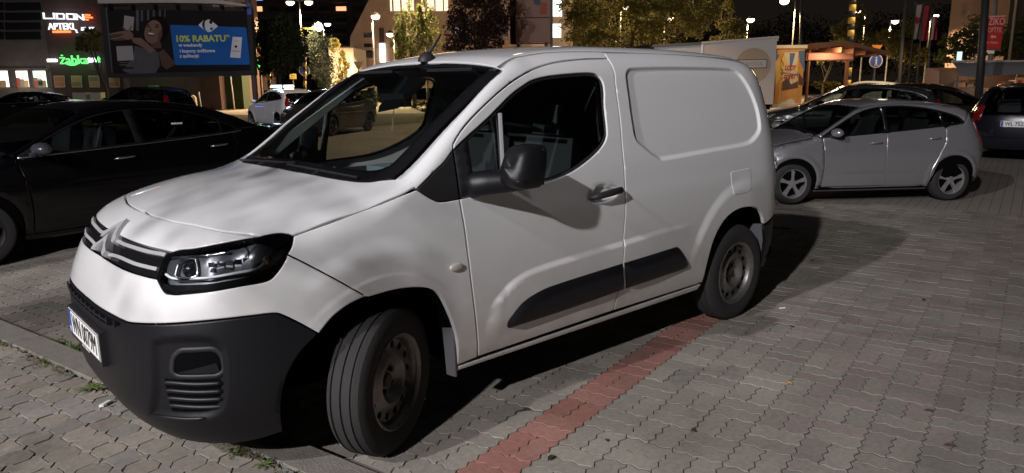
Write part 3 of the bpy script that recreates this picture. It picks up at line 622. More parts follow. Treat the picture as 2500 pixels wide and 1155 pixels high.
    bl=P('bumper',PLAST,join([BU[0]],BU,[tuple(q) for q in B.cast(*PY.rays(np.array(cr([(.272,.639),(.345,.575),(.395,.495),(.418,.41),(.420,.33),(.405,.235)],4))))][1:],cr([(.405,.825,.232),(.50,.74,.212),(.64,.55,.205),(.73,.3,.2),(.75,0,.2)])),SP,h=.025,sym=True,flange=.03,
       disp=lambda q:-.018*sstep(-.002,.030,-sdpoly(q[:,0],np.abs(q[:,1]) if False else q[:,1],FRR)),extra=[p for d in(-.004,.002,.008,.014,.020,.026,.032) for p in offset_poly(densify(FRR,.014),d)])
    # windscreen: black border and glass
    inn=lambda d:None
    wsout=join([WSB[0]],WSB,WS3,WST); uvo=PWS.uv(np.array(wsout)); 
    gin=[(0,uvo[:,1].min())]
    u0=PWS.uv(np.array([(-.026,0,1.186),(-.18,.77,1.191),(-.857,.717,1.649),(-.907,0,1.68)]))
    s0,s1=u0[0,1],u0[3,1]
    gpoly=join([(0,s0-.105 if s0>s1 else s0+.105)],cr([(0,s0-.105),(.40,s0-.115),(.60,s0-.145),(.665,s0-.20)]),cr([(.665,s0-.20),(.655,s0-.45),(.632,s1+.06)]),[(.632,s1+.05),(0,s1+.045)]) if s0>s1 else None
    def symhole(poly): return poly
    # border as two symmetric halves: outline with the glass cut away
    bord=join([(0,u0[0,1])],[tuple(p) for p in uvo],[(0,s1+.045)],gpoly[::-1][1:] if gpoly else [],)
    P('windscreen_border',GLB,bord,PWS,h=.04,sym=True,gap=.002,off=.0005,ring=0)
    P('windscreen',GL,gpoly,PWS,h=.06,sym=True,gap=-.002,off=-.004,flange=0,ring=0,roll=0)
    # door windows
    Q=[(-.548,1.335),(-.735,1.445),(-.70,1.19),(-.625,1.175),(-.56,1.14),(-.545,1.18)]
    MG=join([(-.748,1.452)],cr([(-.748,1.452),(-.86,1.518),(-.95,1.562),(-1.04,1.592),(-1.136,1.606),(-1.306,1.618),(-1.44,1.621),(-1.495,1.608),(-1.510,1.575),(-1.487,1.46),(-1.470,1.345),(-1.452,1.305),(-1.405,1.265),(-1.30,1.213),(-1.161,1.162),(-.995,1.133),(-.73,1.12)]))
    WF=join(WIN[::-1])
    fr=two('window_frame',BLK,WF,PY,h=.03,holes=[Q,MG],off=-.006,ring=0)
    for nm,poly in(('quarter_window',Q),('window',MG)): two(nm,GLD,poly,PY,h=.06,gap=-.003,off=-.010,flange=0,ring=0,roll=0)
    dv=MB().tube([(-.742,.835,1.452),(-.706,.897,1.14)],.011,6); a=dv.build('window_divider',mat('divider_grey',(.22,.22,.23),.5),t); both(a,t)
    # sill, rear, rub strip
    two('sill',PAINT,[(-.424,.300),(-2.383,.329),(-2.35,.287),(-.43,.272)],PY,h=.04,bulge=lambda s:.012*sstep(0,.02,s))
    MOLD=join(cr([(-.699,.46),(-.713,.483),(-.795,.549),(-.923,.586),(-1.062,.598),(-1.3,.608),(-1.54,.617)]),[(-1.54,.617),(-1.575,.452)],cr([(-1.575,.452),(-1.149,.430),(-.78,.421),(-.729,.420),(-.704,.434),(-.699,.46)]))
    MOL2=join([(-1.546,.617)],cr([(-1.546,.617),(-1.8,.625),(-1.992,.63),(-2.05,.628),(-2.09,.605),(-2.14,.56),(-2.178,.51),(-2.183,.488),(-2.150,.467),(-1.9,.460),(-1.581,.452)]))
    for q in(MOLD,MOL2): two('rub_strip',PLAST,q,PY,h=.022,gap=.001,bulge=lambda s:-.004+.030*sstep(-.006,.035,s),flange=.015,roll=0)
    # fuel flap: a shallow seam
    FL=rounded([(-2.607,1.023),(-2.835,1.030),(-2.852,1.012),(-2.843,.893),(-2.79,.874),(-2.623,.873)],.02)
    P('fuel_flap',PAINT,FL,PY,h=.03,gap=.0,off=.0008,flange=.0015,roll=.0004)
    # rear
    RE=[(-3.25,1.66),(-3.31,1.55),(-3.35,1.2),(-3.37,.67)]; pr=[(x,z) for x,z in cr(RE)]
    uvq=np.array(pr); O,D=PY.rays(uvq); R3=B.cast(O,D); SR=Sph((-2.3,0,1.0),-1)
    top=[(-3.29,0),(-3.27,.4),(-3.2,.60)]; O,D=PZ.rays(np.array(top)); T3=B.cast(O,D); T3[0,1]=0
    low=[(-3.47,0,.67)]; 
    a=[tuple(T3[0]),tuple(T3[1]),tuple(T3[2])]+[tuple(p) for p in R3]+[(-3.47,.5,.67),(-3.47,0,.67)]
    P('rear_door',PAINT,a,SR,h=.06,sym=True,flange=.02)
    b=[(-3.47,0,.66),(-3.47,.5,.66),(-3.37,.80,.66),(-3.238,.878,.656),(-3.05,.913,.616),(-3.10,.905,.5),(-3.12,.88,.30),(-3.40,.6,.27),(-3.45,0,.27)]
    P('rear_bumper',PLAST,b,SR,h=.05,sym=True,gap=.002)
    RED=mat('tail_red',(.35,.012,.010),.25)
    two('tail_light',RED,[(-3.315,1.30),(-3.40,1.30),(-3.42,.80),(-3.355,.80)],PY,h=.04,off=.004,gap=0)
    # headlights ----------------------------------------------------------
    HL=join(HLT,HLO,HLO2,HLI,HLT2); HLuv=SP.uv(np.array(HL)); LENS=glass('lamp_lens',(.93,.94,.96),1.5)
    SH=mat('lamp_dark',(.20,.21,.23),.32,.75); CHR2=mat('lamp_chrome',(.8,.8,.83),.12,1.)
    pod=P('headlight',LENS,HLuv,SP,h=.03,gap=.002,flange=0,ring=0,roll=0)
    hh=skin('housing',SH,pod,B,HLuv,SP,h=.05,gap=.001,off=-.045,flange=-.046,ring=0,roll=0)
    rim=skin('rim',GLB,pod,B,HLuv,SP,h=.03,holes=[offset_poly(densify(HLuv,.02),.005)],gap=0,off=-.003,ring=0,roll=0)
    band=join(cr([(.427,.857,.995),(.375,.87,1.025),(.33,.875,1.02),(.365,.88,.95),(.40,.875,.93)])); 
    # upper black shoulder of the lamp and its inner light-guide
    SHO=SP.uv(np.array([(.50,.755,1.018),(.434,.803,1.030),(.345,.848,1.035),(.33,.862,1.026),(.345,.874,.99),(.385,.862,.985),(.41,.850,1.008),(.455,.812,1.016)])); skin('lamp_shoulder',GLB,pod,B,SHO,SP,h=.04,gap=0,off=-.002,ring=0,roll=0,flange=.01)
    LOW=SP.uv(np.array([(.739,.60,.868),(.706,.66,.868),(.621,.755,.874),(.552,.806,.886),(.47,.848,.898),(.427,.864,.911),(.405,.868,.916),(.415,.868,.895),(.45,.858,.876),(.531,.824,.868),(.621,.768,.855),(.72,.655,.842),(.737,.62,.850)])); skin('lamp_lower_band',GLB,pod,B,LOW,SP,h=.03,gap=0,off=-.004,ring=0,roll=0,flange=.03)
    GUI=[(.705,.560,.962),(.641,.664,.976),(.602,.718,.981),(.545,.766,.993),(.50,.787,1.006),(.443,.823,1.009),(.405,.853,.996),(.427,.857,.958),(.47,.844,.922),(.552,.802,.909),(.621,.75,.898),(.663,.705,.895),(.711,.635,.891),(.727,.591,.903)]
    def inset3(pts,d): 
        Pn=np.array(pts); N=B.grad(Pn); return [tuple(a) for a in Pn-N*d]
    MB().tube(cr(inset3(GUI[7:],.014)),.0055,6).build('light_guide',mat('guide_white',(.75,.77,.8),.25),pod,True)
    MB().tube(cr(inset3(GUI[0:4],.016)),.006,6).build('light_guide',CHR2,pod,True)
    RP=np.array(offset_poly(densify(SP.uv(np.array(GUI)),.02),-.012)); skin('reflector_panel',mat('lamp_satin',(.16,.165,.18),.24,.75),pod,B,RP,SP,h=.03,gap=.004,off=-.024,ring=0,roll=0,flange=.004,disp=lambda q:.010*np.sin(q[:,0]*38)*sstep(.62,.80,q[:,0]))
    # main lamp bowl, inner dark projector frame, side reflector with facets
    PRJ=[(.685,.628,.950),(.667,.650,.962),(.642,.684,.962),(.648,.712,.912),(.668,.700,.898),(.705,.645,.898)]
    MB().tube(cr(inset3(PRJ+[PRJ[0]],.014)),.006,6).build('projector_frame',CHR2,pod,True)
    MB().sphere(inset3([(.668,.675,.928)],.034)[0],.034,16,10).build('projector_lens',GLB,pod,True)
    bw=MB(); c=np.array(inset3([(.50,.79,.975)],.03)[0]); bw.lathe([(.006,-.035),(.02,-.03),(.034,-.015),(.042,0.)],20,'x',c); bw.build('reflector_bowl',CHR2,pod,True)
    fc=MB()
    for i in range(5):
        for j in range(2):
            p=np.array(inset3([(.61-.028*i,.752+.0165*i,.925+.022*j+.002*i)],.022)[0]); nn=B.grad(p[None])[0]; e=np.cross((0,0,1),nn); e/=np.linalg.norm(e); tl=RNG.uniform(-.4,.4); fc.obox(p,e*.013+nn*.013*tl,nn*.003,np.array((0,0,1))*.009+nn*.006*RNG.uniform(-1,1))
    fc.build('reflector_facets',CHR2,pod)
    am=MB(); p=np.array(inset3([(.43,.850,.945)],.012)[0]); am.sphere(p,.018,10,6,(1,.6,1.2)); am.build('marker_reflector',mat('amber_dull',(.55,.40,.30),.2,.6),pod,True)
    pod2=both(pod,t)
    for ch in list(pod.children): mirror_y(ch,ch.name.split('.')[0],pod2)
    # grille bars and double chevron badge
    def bar(c,w,th,m,nm,par):
        pts=np.array(cr(c,4)); s=MB(); N=B.grad(pts); V=[]
        for p,n in zip(pts,N):
            up=np.array((0,0,1.))-n*n[2]; up/=np.linalg.norm(up); q=p+n*.004
            V+=[q-up*w/2-n*th,q-up*w/2,q+up*w/2,q+up*w/2-n*th]
        Fq=[]
        for i in range(len(pts)-1):
            for k in range(4): Fq.append((i*4+k,i*4+(k+1)%4,(i+1)*4+(k+1)%4,(i+1)*4+k)[::-1])
        s.add(V,Fq+[(0,1,2,3),tuple(range(len(V)-4,len(V)))[::-1]]); return s.build(nm,m,par)
    for sg in(1,-1):
        bar([(.752,sg*.090,.952),(.752,sg*.145,.956),(.750,sg*.198,.955),(.731,sg*.403,.959),(.712,sg*.50,.962),(.699,sg*.553,.963)],.015,.012,CHR,'grille_bar',g)
        bar([(.79,sg*.090,.899),(.786,sg*.15,.907),(.781,sg*.24,.912),(.769,sg*.39,.912),(.75,sg*.49,.913),(.735,sg*.555,.914)],.014,.012,CHR,'grille_bar',g)
    for k in range(2):
        yy=.098; zt=1.017-.055*k; zb=.950-.052*k
        pl=[(0,zt),(.012,zt-.009),(.045,zt-.033),(.070,zb+.020),(yy,zb+.012),(yy,zb-.009),(.066,zb-.004),(.040,zb+.014),(.018,zb+.030),(0,zb+.037)]
        s=MB(); full=pl+[(-y,z) for y,z in pl[::-1] if y>1e-6]
        def on(y,z,o): 
            O=np.array([(2.,y,z)]); p=B.cast(O,np.array([(-1.,0,0)]))[0]; n=B.grad(p[None])[0]; return p+n*o
        fr_=[on(y,z,.016+.006*k) for y,z in full]; bk=[on(y,z,-.015) for y,z in full]; n=len(full); ce=[on(0,zt-.03,.024+.006*k)]
        half=len(pl); F_=[]
        # two arms so the face folds along the middle
        R_=list(range(half)); L_=[0]+list(range(n-1,half-1,-1))+[half-1]
        F_.append(tuple(R_)); F_.append(tuple(L_[::-1]))
        for i in range(n): j=(i+1)%n; F_.append((i,i+n,j+n,j))
        s.add(fr_+bk,F_); 
        me=mesh('badge_chevron',s.v,s.f,CHR); o=obj('badge_chevron',me,g)
        import bmesh as _b; bm=_b.new(); bm.from_mesh(me); _b.ops.triangulate(bm,faces=bm.faces[:]); _b.ops.recalc_face_normals(bm,faces=bm.faces[:]); bm.to_mesh(me); bm.free()
    # lower air slot, fog lamps, plate
    SL=cr([(.86,0,.7),(.86,.2,.7),(.86,.38,.7)])
    s=MB()
    def onz(y,z,o): p=B.cast(np.array([(2.,y,z)]),np.array([(-1.,0,0)]))[0]; return p+B.grad(p[None])[0]*o
    ys=np.linspace(-.43,.43,29); V=[]; 
    for y in ys:
        e=1-.55*sstep(.33,.43,abs(y)); V+=[onz(y,.703,.0055),onz(y,.703-.030*e,.0055)]
    s.add(V,[(2*i,2*i+1,2*i+3,2*i+2)[::-1] for i in range(28)]); s.build('air_slot',DARK,bl)
    vb=MB()
    for i in range(12):
        y=-.40+.8*i/11; MB().obox(onz(y,.69,.006),(.003,0,0),(0,.004,0),(0,0,.013)).build('slot_bar',BLK,bl)
    V=[]
    for y in ys[3:-3]: V+=[onz(y,.6915,.0085),onz(y,.6865,.0085)]
    vb.add(V,[(2*i,2*i+1,2*i+3,2*i+2)[::-1] for i in range(len(V)//2-1)]); vb.build('slot_rail',BLK,bl)
    def fogparts():
        fo=SP.uv(np.array([(.759,.674,.540),(.752,.686,.594),(.735,.71,.618),(.64,.79,.622),(.622,.80,.600),(.618,.80,.545),(.636,.788,.530),(.745,.685,.528)])); fo=np.array(rounded(fo,.012))
        fr2=np.array(offset_poly(densify(fo,.02),-.016)); a=skin('fog_lamp_bezel',BLK,bl,B,fr2,SP,h=.03,holes=[fo],gap=0,off=-.010,ring=0,flange=.02,roll=.002); mirror_y(a,'fog_lamp_bezel',bl)
        a=skin('fog_lamp_shade_plate',DARK,bl,B,fo,SP,h=.04,gap=0,off=-.0145,ring=0,flange=0,roll=0); mirror_y(a,'fog_lamp_shade_plate',bl)  # near-black plate stands in for the shade inside the fog lamp opening
        pt=SP.uv(np.array([(.75,.685,.535),(.632,.79,.575),(.625,.795,.536),(.66,.77,.533)])); a=skin('fog_lamp_insert',PLAST,bl,B,pt,SP,h=.04,gap=0,off=-.0115,ring=0,flange=.003,roll=0); mirror_y(a,'fog_lamp_insert',bl)
        for i in range(4):
            z0=.489-.034*i; x1=.622+.004*i
            c=cr([(.79,.628,z0-.002),(.765,.663,z0+.002),(.70,.738,z0),(.625,.80-.004*i,z0+.001)])
            cc=[]
            for p in c:
                q=np.array(p)-SP.C; q/=np.linalg.norm(q); h=B.cast(np.array([SP.C+q*3]),np.array([-q]))[0]; cc.append(h-B.grad(h[None])[0]*.016)
            s=MB().tube(cc,[.003]+[.010]*(len(cc)-2)+[.008],6); a=s.build('fog_slat',PLAST,bl,True); mirror_y(a,'fog_slat',bl)
        # near-black plate for the shade behind the slats, chin strip, brow
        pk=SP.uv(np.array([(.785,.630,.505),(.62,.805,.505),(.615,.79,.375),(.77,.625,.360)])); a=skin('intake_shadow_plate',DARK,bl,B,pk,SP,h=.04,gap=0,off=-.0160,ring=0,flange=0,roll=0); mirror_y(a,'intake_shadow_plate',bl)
        ch=cr([(.815,.50,.322),(.80,.56,.330),(.775,.61,.336),(.72,.68,.340),(.67,.73,.346)]); cc=[]
        for p in ch:
            q=np.array(p)-SP.C; q/=np.linalg.norm(q); h=B.cast(np.array([SP.C+q*3]),np.array([-q]))[0]; cc.append(h-B.grad(h[None])[0]*.004)
        a=MB().tube(cc,[.003]+[.009]*(len(cc)-3)+[.006,.003],6).build('intake_lip',PLAST,bl,True); mirror_y(a,'intake_lip',bl)
    fogparts()
    PW=mat('plate_white',(.78,.78,.76),.4); INK=mat('plate_ink',(.012,.012,.012),.5); BLU=mat('plate_blue',(.02,.06,.35),.4)
    tl=rad(4); px=.905; pz=.560
    fn=MB().box((px-.03,-.275,pz-.075),(px-.002,.275,pz+.068)); hold=fn.build('plate_holder',BLK,t)
    pl=MB().box((px-.002,-.26,pz-.057),(px+.002,.26,pz+.057)).build('number_plate',PW,t)
    MB().box((px+.0015,-.257,pz-.054),(px+.003,-.217,pz+.054)).build('country_band',BLU,pl)
    MB().box((px+.0012,-.259,pz-.056),(px+.0026,.259,pz-.053)).box((px+.0012,-.259,pz+.053),(px+.0026,.259,pz+.056)).box((px+.0012,-.259,pz-.056),(px+.0026,-.256,pz+.056)).box((px+.0012,.256,pz-.056),(px+.0026,.259,pz+.056)).build('plate_edge',INK,pl)
    text('plate_lettering','WN 0079M',.118,(px+.003,.018,pz-.002),(0,1,0),(0,0,1),INK,pl,sx=.74,depth=.0008,bold=.0)
    text('country_letters','PL',.030,(px+.0035,-.237,pz-.036),(0,1,0),(0,0,1),PW,pl,depth=.0005)
    text('holder_lettering','AUTO SERWIS',.02,(px-.001,0,pz-.066),(0,1,0),(0,0,1),PW,hold,depth=.0005)
    # wipers, cowl, aerial, handle, repeater -------------------------------
    s=MB()
    for y0,y1 in((-.62,.05),(.02,.62)):
        a=PWS.rays(np.array([(y0,s0-.03),(y1,s0-.055),((y0+y1)/2,s0-.02)])); q=B.cast(*a)+np.array((0,0,.012)); s.tube([q[0],q[1]],.006,6); s.tube([q[2]-np.array((-.02,0,.02)),.5*(q[0]+q[1])],.007,6)
    s.build('wiper',BLK,t)
    q=B.cast(np.array([(-.93,0,2.6)]),np.array([(0,0,-1.)]))[0]; q2=q
    s=MB().lathe([(.056,-.006),(.053,.010),(.040,.030),(.022,.044),(.006,.050)],14,'z',(q[0],q[1],q[2])); s.tube([(q[0]-.005,0,q[2]+.036),(q[0]-.055,0,q[2]+.085),(q[0]-.10,0,q[2]+.145)],[.011,.008,.005],8); a=s.build('aerial',BLK,t,True); a.scale=(1.,.8,1.)
    HB=MB().tube([(-1.272,.928,1.003),(-1.33,.945,1.013),(-1.42,.950,1.022),(-1.49,.945,1.026),(-1.525,.922,1.022)],[.012,.018,.020,.019,.011],8)
    a=HB.build('handle',BLK,d1,True); mirror_y(a,'handle',d2)
    s=MB().sphere((-.396,.927,.792),.038,16,8,(1.,.22,.46)); a=s.build('side_repeater',mat('repeater_glass',(.62,.60,.50),.18,.3),t,True); both(a,t)
    # exterior mirrors
    def mir():
        c=np.array((-.672,1.062,1.226)); V=[];F_=[]; n=18;m=10
        # rounded shell: section in y-z, depth along x (glass side to the rear)
        prof=[(-.075,1.0),(-.07,1.02),(-.02,1.03),(.03,1.0),(.065,.90),(.09,.70),(.102,.42),(.106,.0)]
        for dx,sc in prof:
            for k in range(n):
                a=2*math.pi*k/n; sy=math.copysign(abs(math.cos(a))**.42,math.cos(a)); sz=math.copysign(abs(math.sin(a))**.42,math.sin(a))
                hw=.086*(1-.13*max(sz,0)); V.append((c[0]+dx*.85-.02*sz,c[1]+hw*sy*sc+.006*(1-sc),c[2]+.094*sz*sc))
        for i in range(len(prof)-1):
            for k in range(n): F_.append((i*n+k,i*n+(k+1)%n,(i+1)*n+(k+1)%n,(i+1)*n+k)[::-1])
        F_.append(tuple(range(n)))
        o=MB().add(V,F_).build('wing_mirror',PLAST,t,True)
        me=o.data; me.set_sharp_from_angle(angle=rad(50))
        ar=MB().tube([(-.515,.880,1.128),(-.530,.915,1.148),(-.565,.955,1.156),(-.62,1.00,1.160),(-.665,1.06,1.166),(-.68,1.12,1.172)],[.052,.058,.056,.052,.046,.03],12); ar.build('mirror_arm',PLAST,o,True)
        st=MB().tube([(-.61,.965,1.186),(-.585,1.00,1.180),(-.578,1.06,1.174),(-.590,1.12,1.172),(-.62,1.145,1.172)],[.004,.008,.009,.008,.004],6); st.build('mirror_crease',PLAST,o,True)
        gp=MB().obox((-.7365,1.062,1.226),(.001,0,0),(0,.072,0),(-.0,0,.08)); gp.build('mirror_glass',mat('mirror_silver',(.7,.7,.72),.05,1.),o)
        o2=both(o,t)
        for ch in list(o.children): mirror_y(ch,ch.name.split('.')[0],o2)
    mir()
    # inner wheel housings, floor, dark lining ------------------------------
    for sy in(1,-1):
        for xc,y0,zt in((0,.50,.34),(-2.785,.55,.34)):
            r=.445; s=MB()
            for k in range(20):
                a0=math.pi*k/20; a1=math.pi*(k+1)/20
                P4=[(xc+r*math.cos(a),sy*y,zt+r*math.sin(a)) for a,y in((a0,y0),(a1,y0),(a1,.872),(a0,.872))]; s.add(P4,[(0,1,2,3)])
            s.add([(xc+r*math.cos(a),sy*y0,zt+r*math.sin(a)) for a in np.linspace(0,math.pi,22)],[tuple(range(22))]); s.build('wheel_housing',DARK,t)
    MB().box((-3.38,-.50,.26),(.62,.50,.34)).box((-2.33,-.84,.27),(-.47,.84,.33)).box((-3.38,-.8,.36),(-3.2,.8,.40)).build('underbody',DARK,t)
    GREY=mat('flap_rubber',(.10,.10,.105),.75)
    for x,yy,zt in((-.402,.862,.50),(-3.105,.86,.62)):
        wf=.055 if x>-1 else .14; s=MB().prism([(x,yy-wf,zt-.02),(x,yy+.028,zt),(x-.022,yy+.010,zt-.25 if x>-1 else zt-.30),(x-.018,yy-wf,zt-.255 if x>-1 else zt-.33)],(.008,0,0)); a=s.build('mud_flap',GREY,t); both(a,t)
    # cabin --------------------------------------------------------------
    DASH=mat('dash_grey',(.17,.18,.17),.7,bump=(300,.1)); SEAT=mat('seat_cloth',(.03,.032,.038),.9); TRIM=mat('cabin_trim',(.30,.35,.33),.8)
    s=MB(); V=[]; ys=np.linspace(-.74,.74,25); sec=[(-.10,1.135),(-.22,1.145),(-.40,1.12),(-.56,1.085),(-.66,1.03),(-.70,.92),(-.72,.6)]
    for y in ys:
        hump=.045*math.exp(-((y-.36)/.2)**2)-.02*math.exp(-((y+.05)/.15)**2)
        for i,(x,z) in enumerate(sec): V.append((x-.03*(abs(y)/.74)**2*-1-.0,y,z+hump*(.2<i/len(sec)<.75)))
    m=len(sec); s.add(V,[(i*m+j,i*m+j+1,(i+1)*m+j+1,(i+1)*m+j) for i in range(24) for j in range(m-1)]); s.build('dashboard',DASH,t,True)
    MB().box((-.62,.02,1.07),(-.50,.24,1.17)).build('phone_holder_box',mat('box_blue_grey',(.10,.14,.17),.6),t)
    ring=[(-.80+.055*math.sin(a)*1.,.37+.185*math.cos(a),1.075+.175*math.sin(a)) for a in np.linspace(0,2*math.pi,25)]
    s=MB().tube(ring,.015,8,False); 
    for a in(.2,math.pi-.2,-math.pi/2): s.tube([(-.79,.37,1.06),(-.80+.055*math.sin(a),.37+.185*math.cos(a),1.075+.175*math.sin(a))],.013,6)
    s.sphere((-.785,.37,1.06),.055,10,6,(.5,1,1)); s.build('steering_wheel',BLK,t,True)
    for y,w in((.37,.24),(-.30,.26)):
        s=MB().prism([(-1.02,y-w,.55),(-1.02,y+w,.55),(-1.50,y+w,.52),(-1.50,y-w,.52)],(0,0,.16)); 
        s.prism([(-1.40,y-w,.68),(-1.40,y+w,.68),(-1.52,y+w*.8,1.28),(-1.52,y-w*.8,1.28)],(-.10,0,-.02)); s.obox((-1.555,y,1.38),(.04,0,0),(0,.13,0),(-.01,0,.085)); s.build('seat',SEAT,t)
    MB().prism([(-1.70,-.83,.40),(-1.70,.83,.40),(-1.70,.84,1.10),(-1.70,.70,1.64),(-1.70,.5,1.70),(-1.70,-.5,1.70),(-1.70,-.70,1.64),(-1.70,-.84,1.10)],(.02,0,0)).build('bulkhead',mat('bulkhead_grey',(.05,.055,.055),.8),t)
    for sg in(1,-1):
        MB().prism([(-1.50,sg*.80,1.30),(-1.515,sg*.745,1.58),(-1.67,sg*.71,1.58),(-1.67,sg*.79,1.25)],(0,-sg*.02,0)).build('pillar_trim',TRIM,t)
        MB().box((-1.50,sg*.845-.02,.40),(-.62,sg*.845+.01,1.06)).build('door_card',SEAT,t)
        MB().prism([(-.17,sg*.72,1.18),(-.20,sg*.74,1.10),(-.87,sg*.63,1.60),(-.90,sg*.62,1.64)],(.0,-sg*.03,0)).build('inner_pillar',mat('pillar_grey',(.24,.27,.26),.8),t)
    MB().box((-1.68,-.60,1.675),(-.97,.60,1.69)).build('headliner',SEAT,t)
    for y in(.36,-.36): MB().obox((-.88,y,1.615),(.075,0,.045),(0,.19,0),(-.004,0,.008)).build('sun_visor',mat('visor_dark',(.012,.012,.013),.9,spec=.1),t)
    s=MB().obox((-.70,.02,1.505),(.022,0,.0),(0,.115,0),(.006,0,.035)); s.tube([(-.70,.02,1.53),(-.80,0,1.625)],.012,6); s.build('rear_view_mirror',mat('mirror_shell',(.008,.008,.009),.5,spec=.2),t)
    MB().prism([(-.80,-.06,1.62),(-.80,.17,1.62),(-.66,.12,1.50),(-.645,-.06,1.475)],(.01,0,-.035)).build('mirror_console',DARK,t)
    MB().tube([(-.715,-.02,1.47),(-.70,-.018,1.38),(-.695,-.02,1.34)],[.002,.003,.005],5).build('hanging_strap',mat('strap_olive',(.16,.16,.11),.7),t)
    # wheels -------------------------------------------------------------
    TY=mat('tyre',(.022,.021,.021),.85,bump=(120,.25)); ST=mat('steel_rim',(.27,.265,.255),.42,.75,noise=(30,.5,(.15,.14,.13)))
    def wheel(parent,c,steer,side):
        w=bpy.data.objects.new('wheel',None); link(w); w.parent=parent; w.location=c; w.rotation_euler=(0,0,steer+(0 if side>0 else math.pi))
        r=.325; hw=.084
        prof=[(.205,-hw+.02),(.215,-hw+.005),(.26,-hw-.004),(.295,-hw),(.314,-hw+.012),(.3225,-hw+.028)]
        for gy in(-.045,0,.045): prof+=[(r,gy-.006),(r-.008,gy-.004),(r-.008,gy+.004),(r,gy+.006)]
        prof+=[(.3225,hw-.028),(.314,hw-.012),(.295,hw),(.26,hw+.004),(.215,hw-.005),(.205,hw-.02)]
        tb=MB().lathe(prof,64,'y'); 
        # tread blocks: shallow sipes across the shoulders
        tb.build('tyre',TY,w,auto=28)
        rb=MB().lathe([(.206,-.07),(.196,-.06),(.188,-.02),(.19,.05),(.198,.064),(.212,.072),(.214,.081),(.208,.084),(.199,.078),(.192,.070)],48,'y')
        # dished disc with windows
        N=14; ho=[[(.158*math.cos(a0)+.017*math.cos(q)*math.cos(a0)-.021*math.sin(q)*math.sin(a0),.158*math.sin(a0)+.017*math.cos(q)*math.sin(a0)+.021*math.sin(q)*math.cos(a0)) for q in np.linspace(0,2*math.pi,9)[:-1]] for a0 in np.arange(N)*2*math.pi/N]
        out=[(.192*math.cos(q),.192*math.sin(q)) for q in np.linspace(0,2*math.pi,57)[:-1]]; pts=list(out); ed=[(i,(i+1)%56) for i in range(56)]
        for h in ho:
            n0=len(pts); pts+=h; ed+=[(n0+i,n0+(i+1)%8) for i in range(8)]
        for rr,k in((.178,42),(.128,36),(.112,30),(.10,26),(.085,22),(.07,18),(.05,14),(.035,10),(.02,6)): pts+=[(rr*math.cos(q+.03),rr*math.sin(q+.03)) for q in np.linspace(0,2*math.pi,k+1)[:-1] ]
        pts.append((0,0)); r_=delaunay_2d_cdt([Vector(p) for p in pts],ed,[],0,1e-6); V=np.array([tuple(v) for v in r_[0]]); T_=[f for f in r_[2] if len(f)==3]
        def inh(c): return any((c[0]-.158*math.cos(a))**2+(c[1]-.158*math.sin(a))**2<.0155**2 for a in np.arange(N)*2*math.pi/N)
        T_=[f for f in T_ if not inh(V[list(f)].mean(0))]; rr=np.hypot(V[:,0],V[:,1]); yy=tab(rr,[(0,.012),(.05,.012),(.07,.020),(.088,.052),(.10,.060),(.115,.056),(.14,.040),(.165,.034),(.18,.040),(.192,.03)])
        rb.add([(a,b,c2) for (a,c2),b in zip(V,yy)],[f[::-1] for f in T_])
        rim=rb.build('rim',ST,w,auto=40)
        s=MB().lathe([(.033,.0),(.032,.030),(.026,.036),(.001,.037)],16,'y'); 
        for k in range(5):
            a=2*math.pi*k/5; s.lathe([(.012,.0),(.012,.032),(.001,.034)],6,'y',(.054*math.cos(a),0,.054*math.sin(a)))
        s.build('wheel_nuts',mat('hub_rust',(.07,.06,.055),.6,.5),w,auto=30)
        MB().lathe([(.001,-.06),(.13,-.06),(.13,-.03),(.001,-.03)],20,'y').build('brake_disc',mat('brake_dark',(.04,.038,.036),.6,.5),w)
        return w
    st=rad(28)
    for sg in(1,-1):
        wheel(t,(-.126*math.sin(st)*sg,sg*.70+.126*sg*math.cos(st),.325),st,sg); wheel(t,(-2.785,sg*.803,.325),0,sg)
    return t
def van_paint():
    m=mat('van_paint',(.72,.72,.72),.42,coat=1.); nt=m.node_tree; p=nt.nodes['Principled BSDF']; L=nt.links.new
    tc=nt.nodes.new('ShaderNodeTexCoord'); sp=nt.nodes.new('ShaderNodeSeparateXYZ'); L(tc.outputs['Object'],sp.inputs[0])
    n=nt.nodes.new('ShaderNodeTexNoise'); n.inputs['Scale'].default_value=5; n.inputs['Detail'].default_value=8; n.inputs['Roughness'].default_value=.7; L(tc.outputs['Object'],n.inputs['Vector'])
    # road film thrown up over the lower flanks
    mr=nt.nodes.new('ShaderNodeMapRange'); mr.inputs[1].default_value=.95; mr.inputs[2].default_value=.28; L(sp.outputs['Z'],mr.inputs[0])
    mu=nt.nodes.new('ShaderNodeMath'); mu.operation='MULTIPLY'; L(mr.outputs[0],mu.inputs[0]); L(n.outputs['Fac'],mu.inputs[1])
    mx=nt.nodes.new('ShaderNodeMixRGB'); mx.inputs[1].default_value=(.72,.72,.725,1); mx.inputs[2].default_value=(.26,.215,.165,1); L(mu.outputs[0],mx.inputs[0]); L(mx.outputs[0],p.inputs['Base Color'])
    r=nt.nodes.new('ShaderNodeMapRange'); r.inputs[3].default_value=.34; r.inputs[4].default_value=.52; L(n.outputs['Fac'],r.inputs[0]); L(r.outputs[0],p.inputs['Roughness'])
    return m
VAN=build_van()
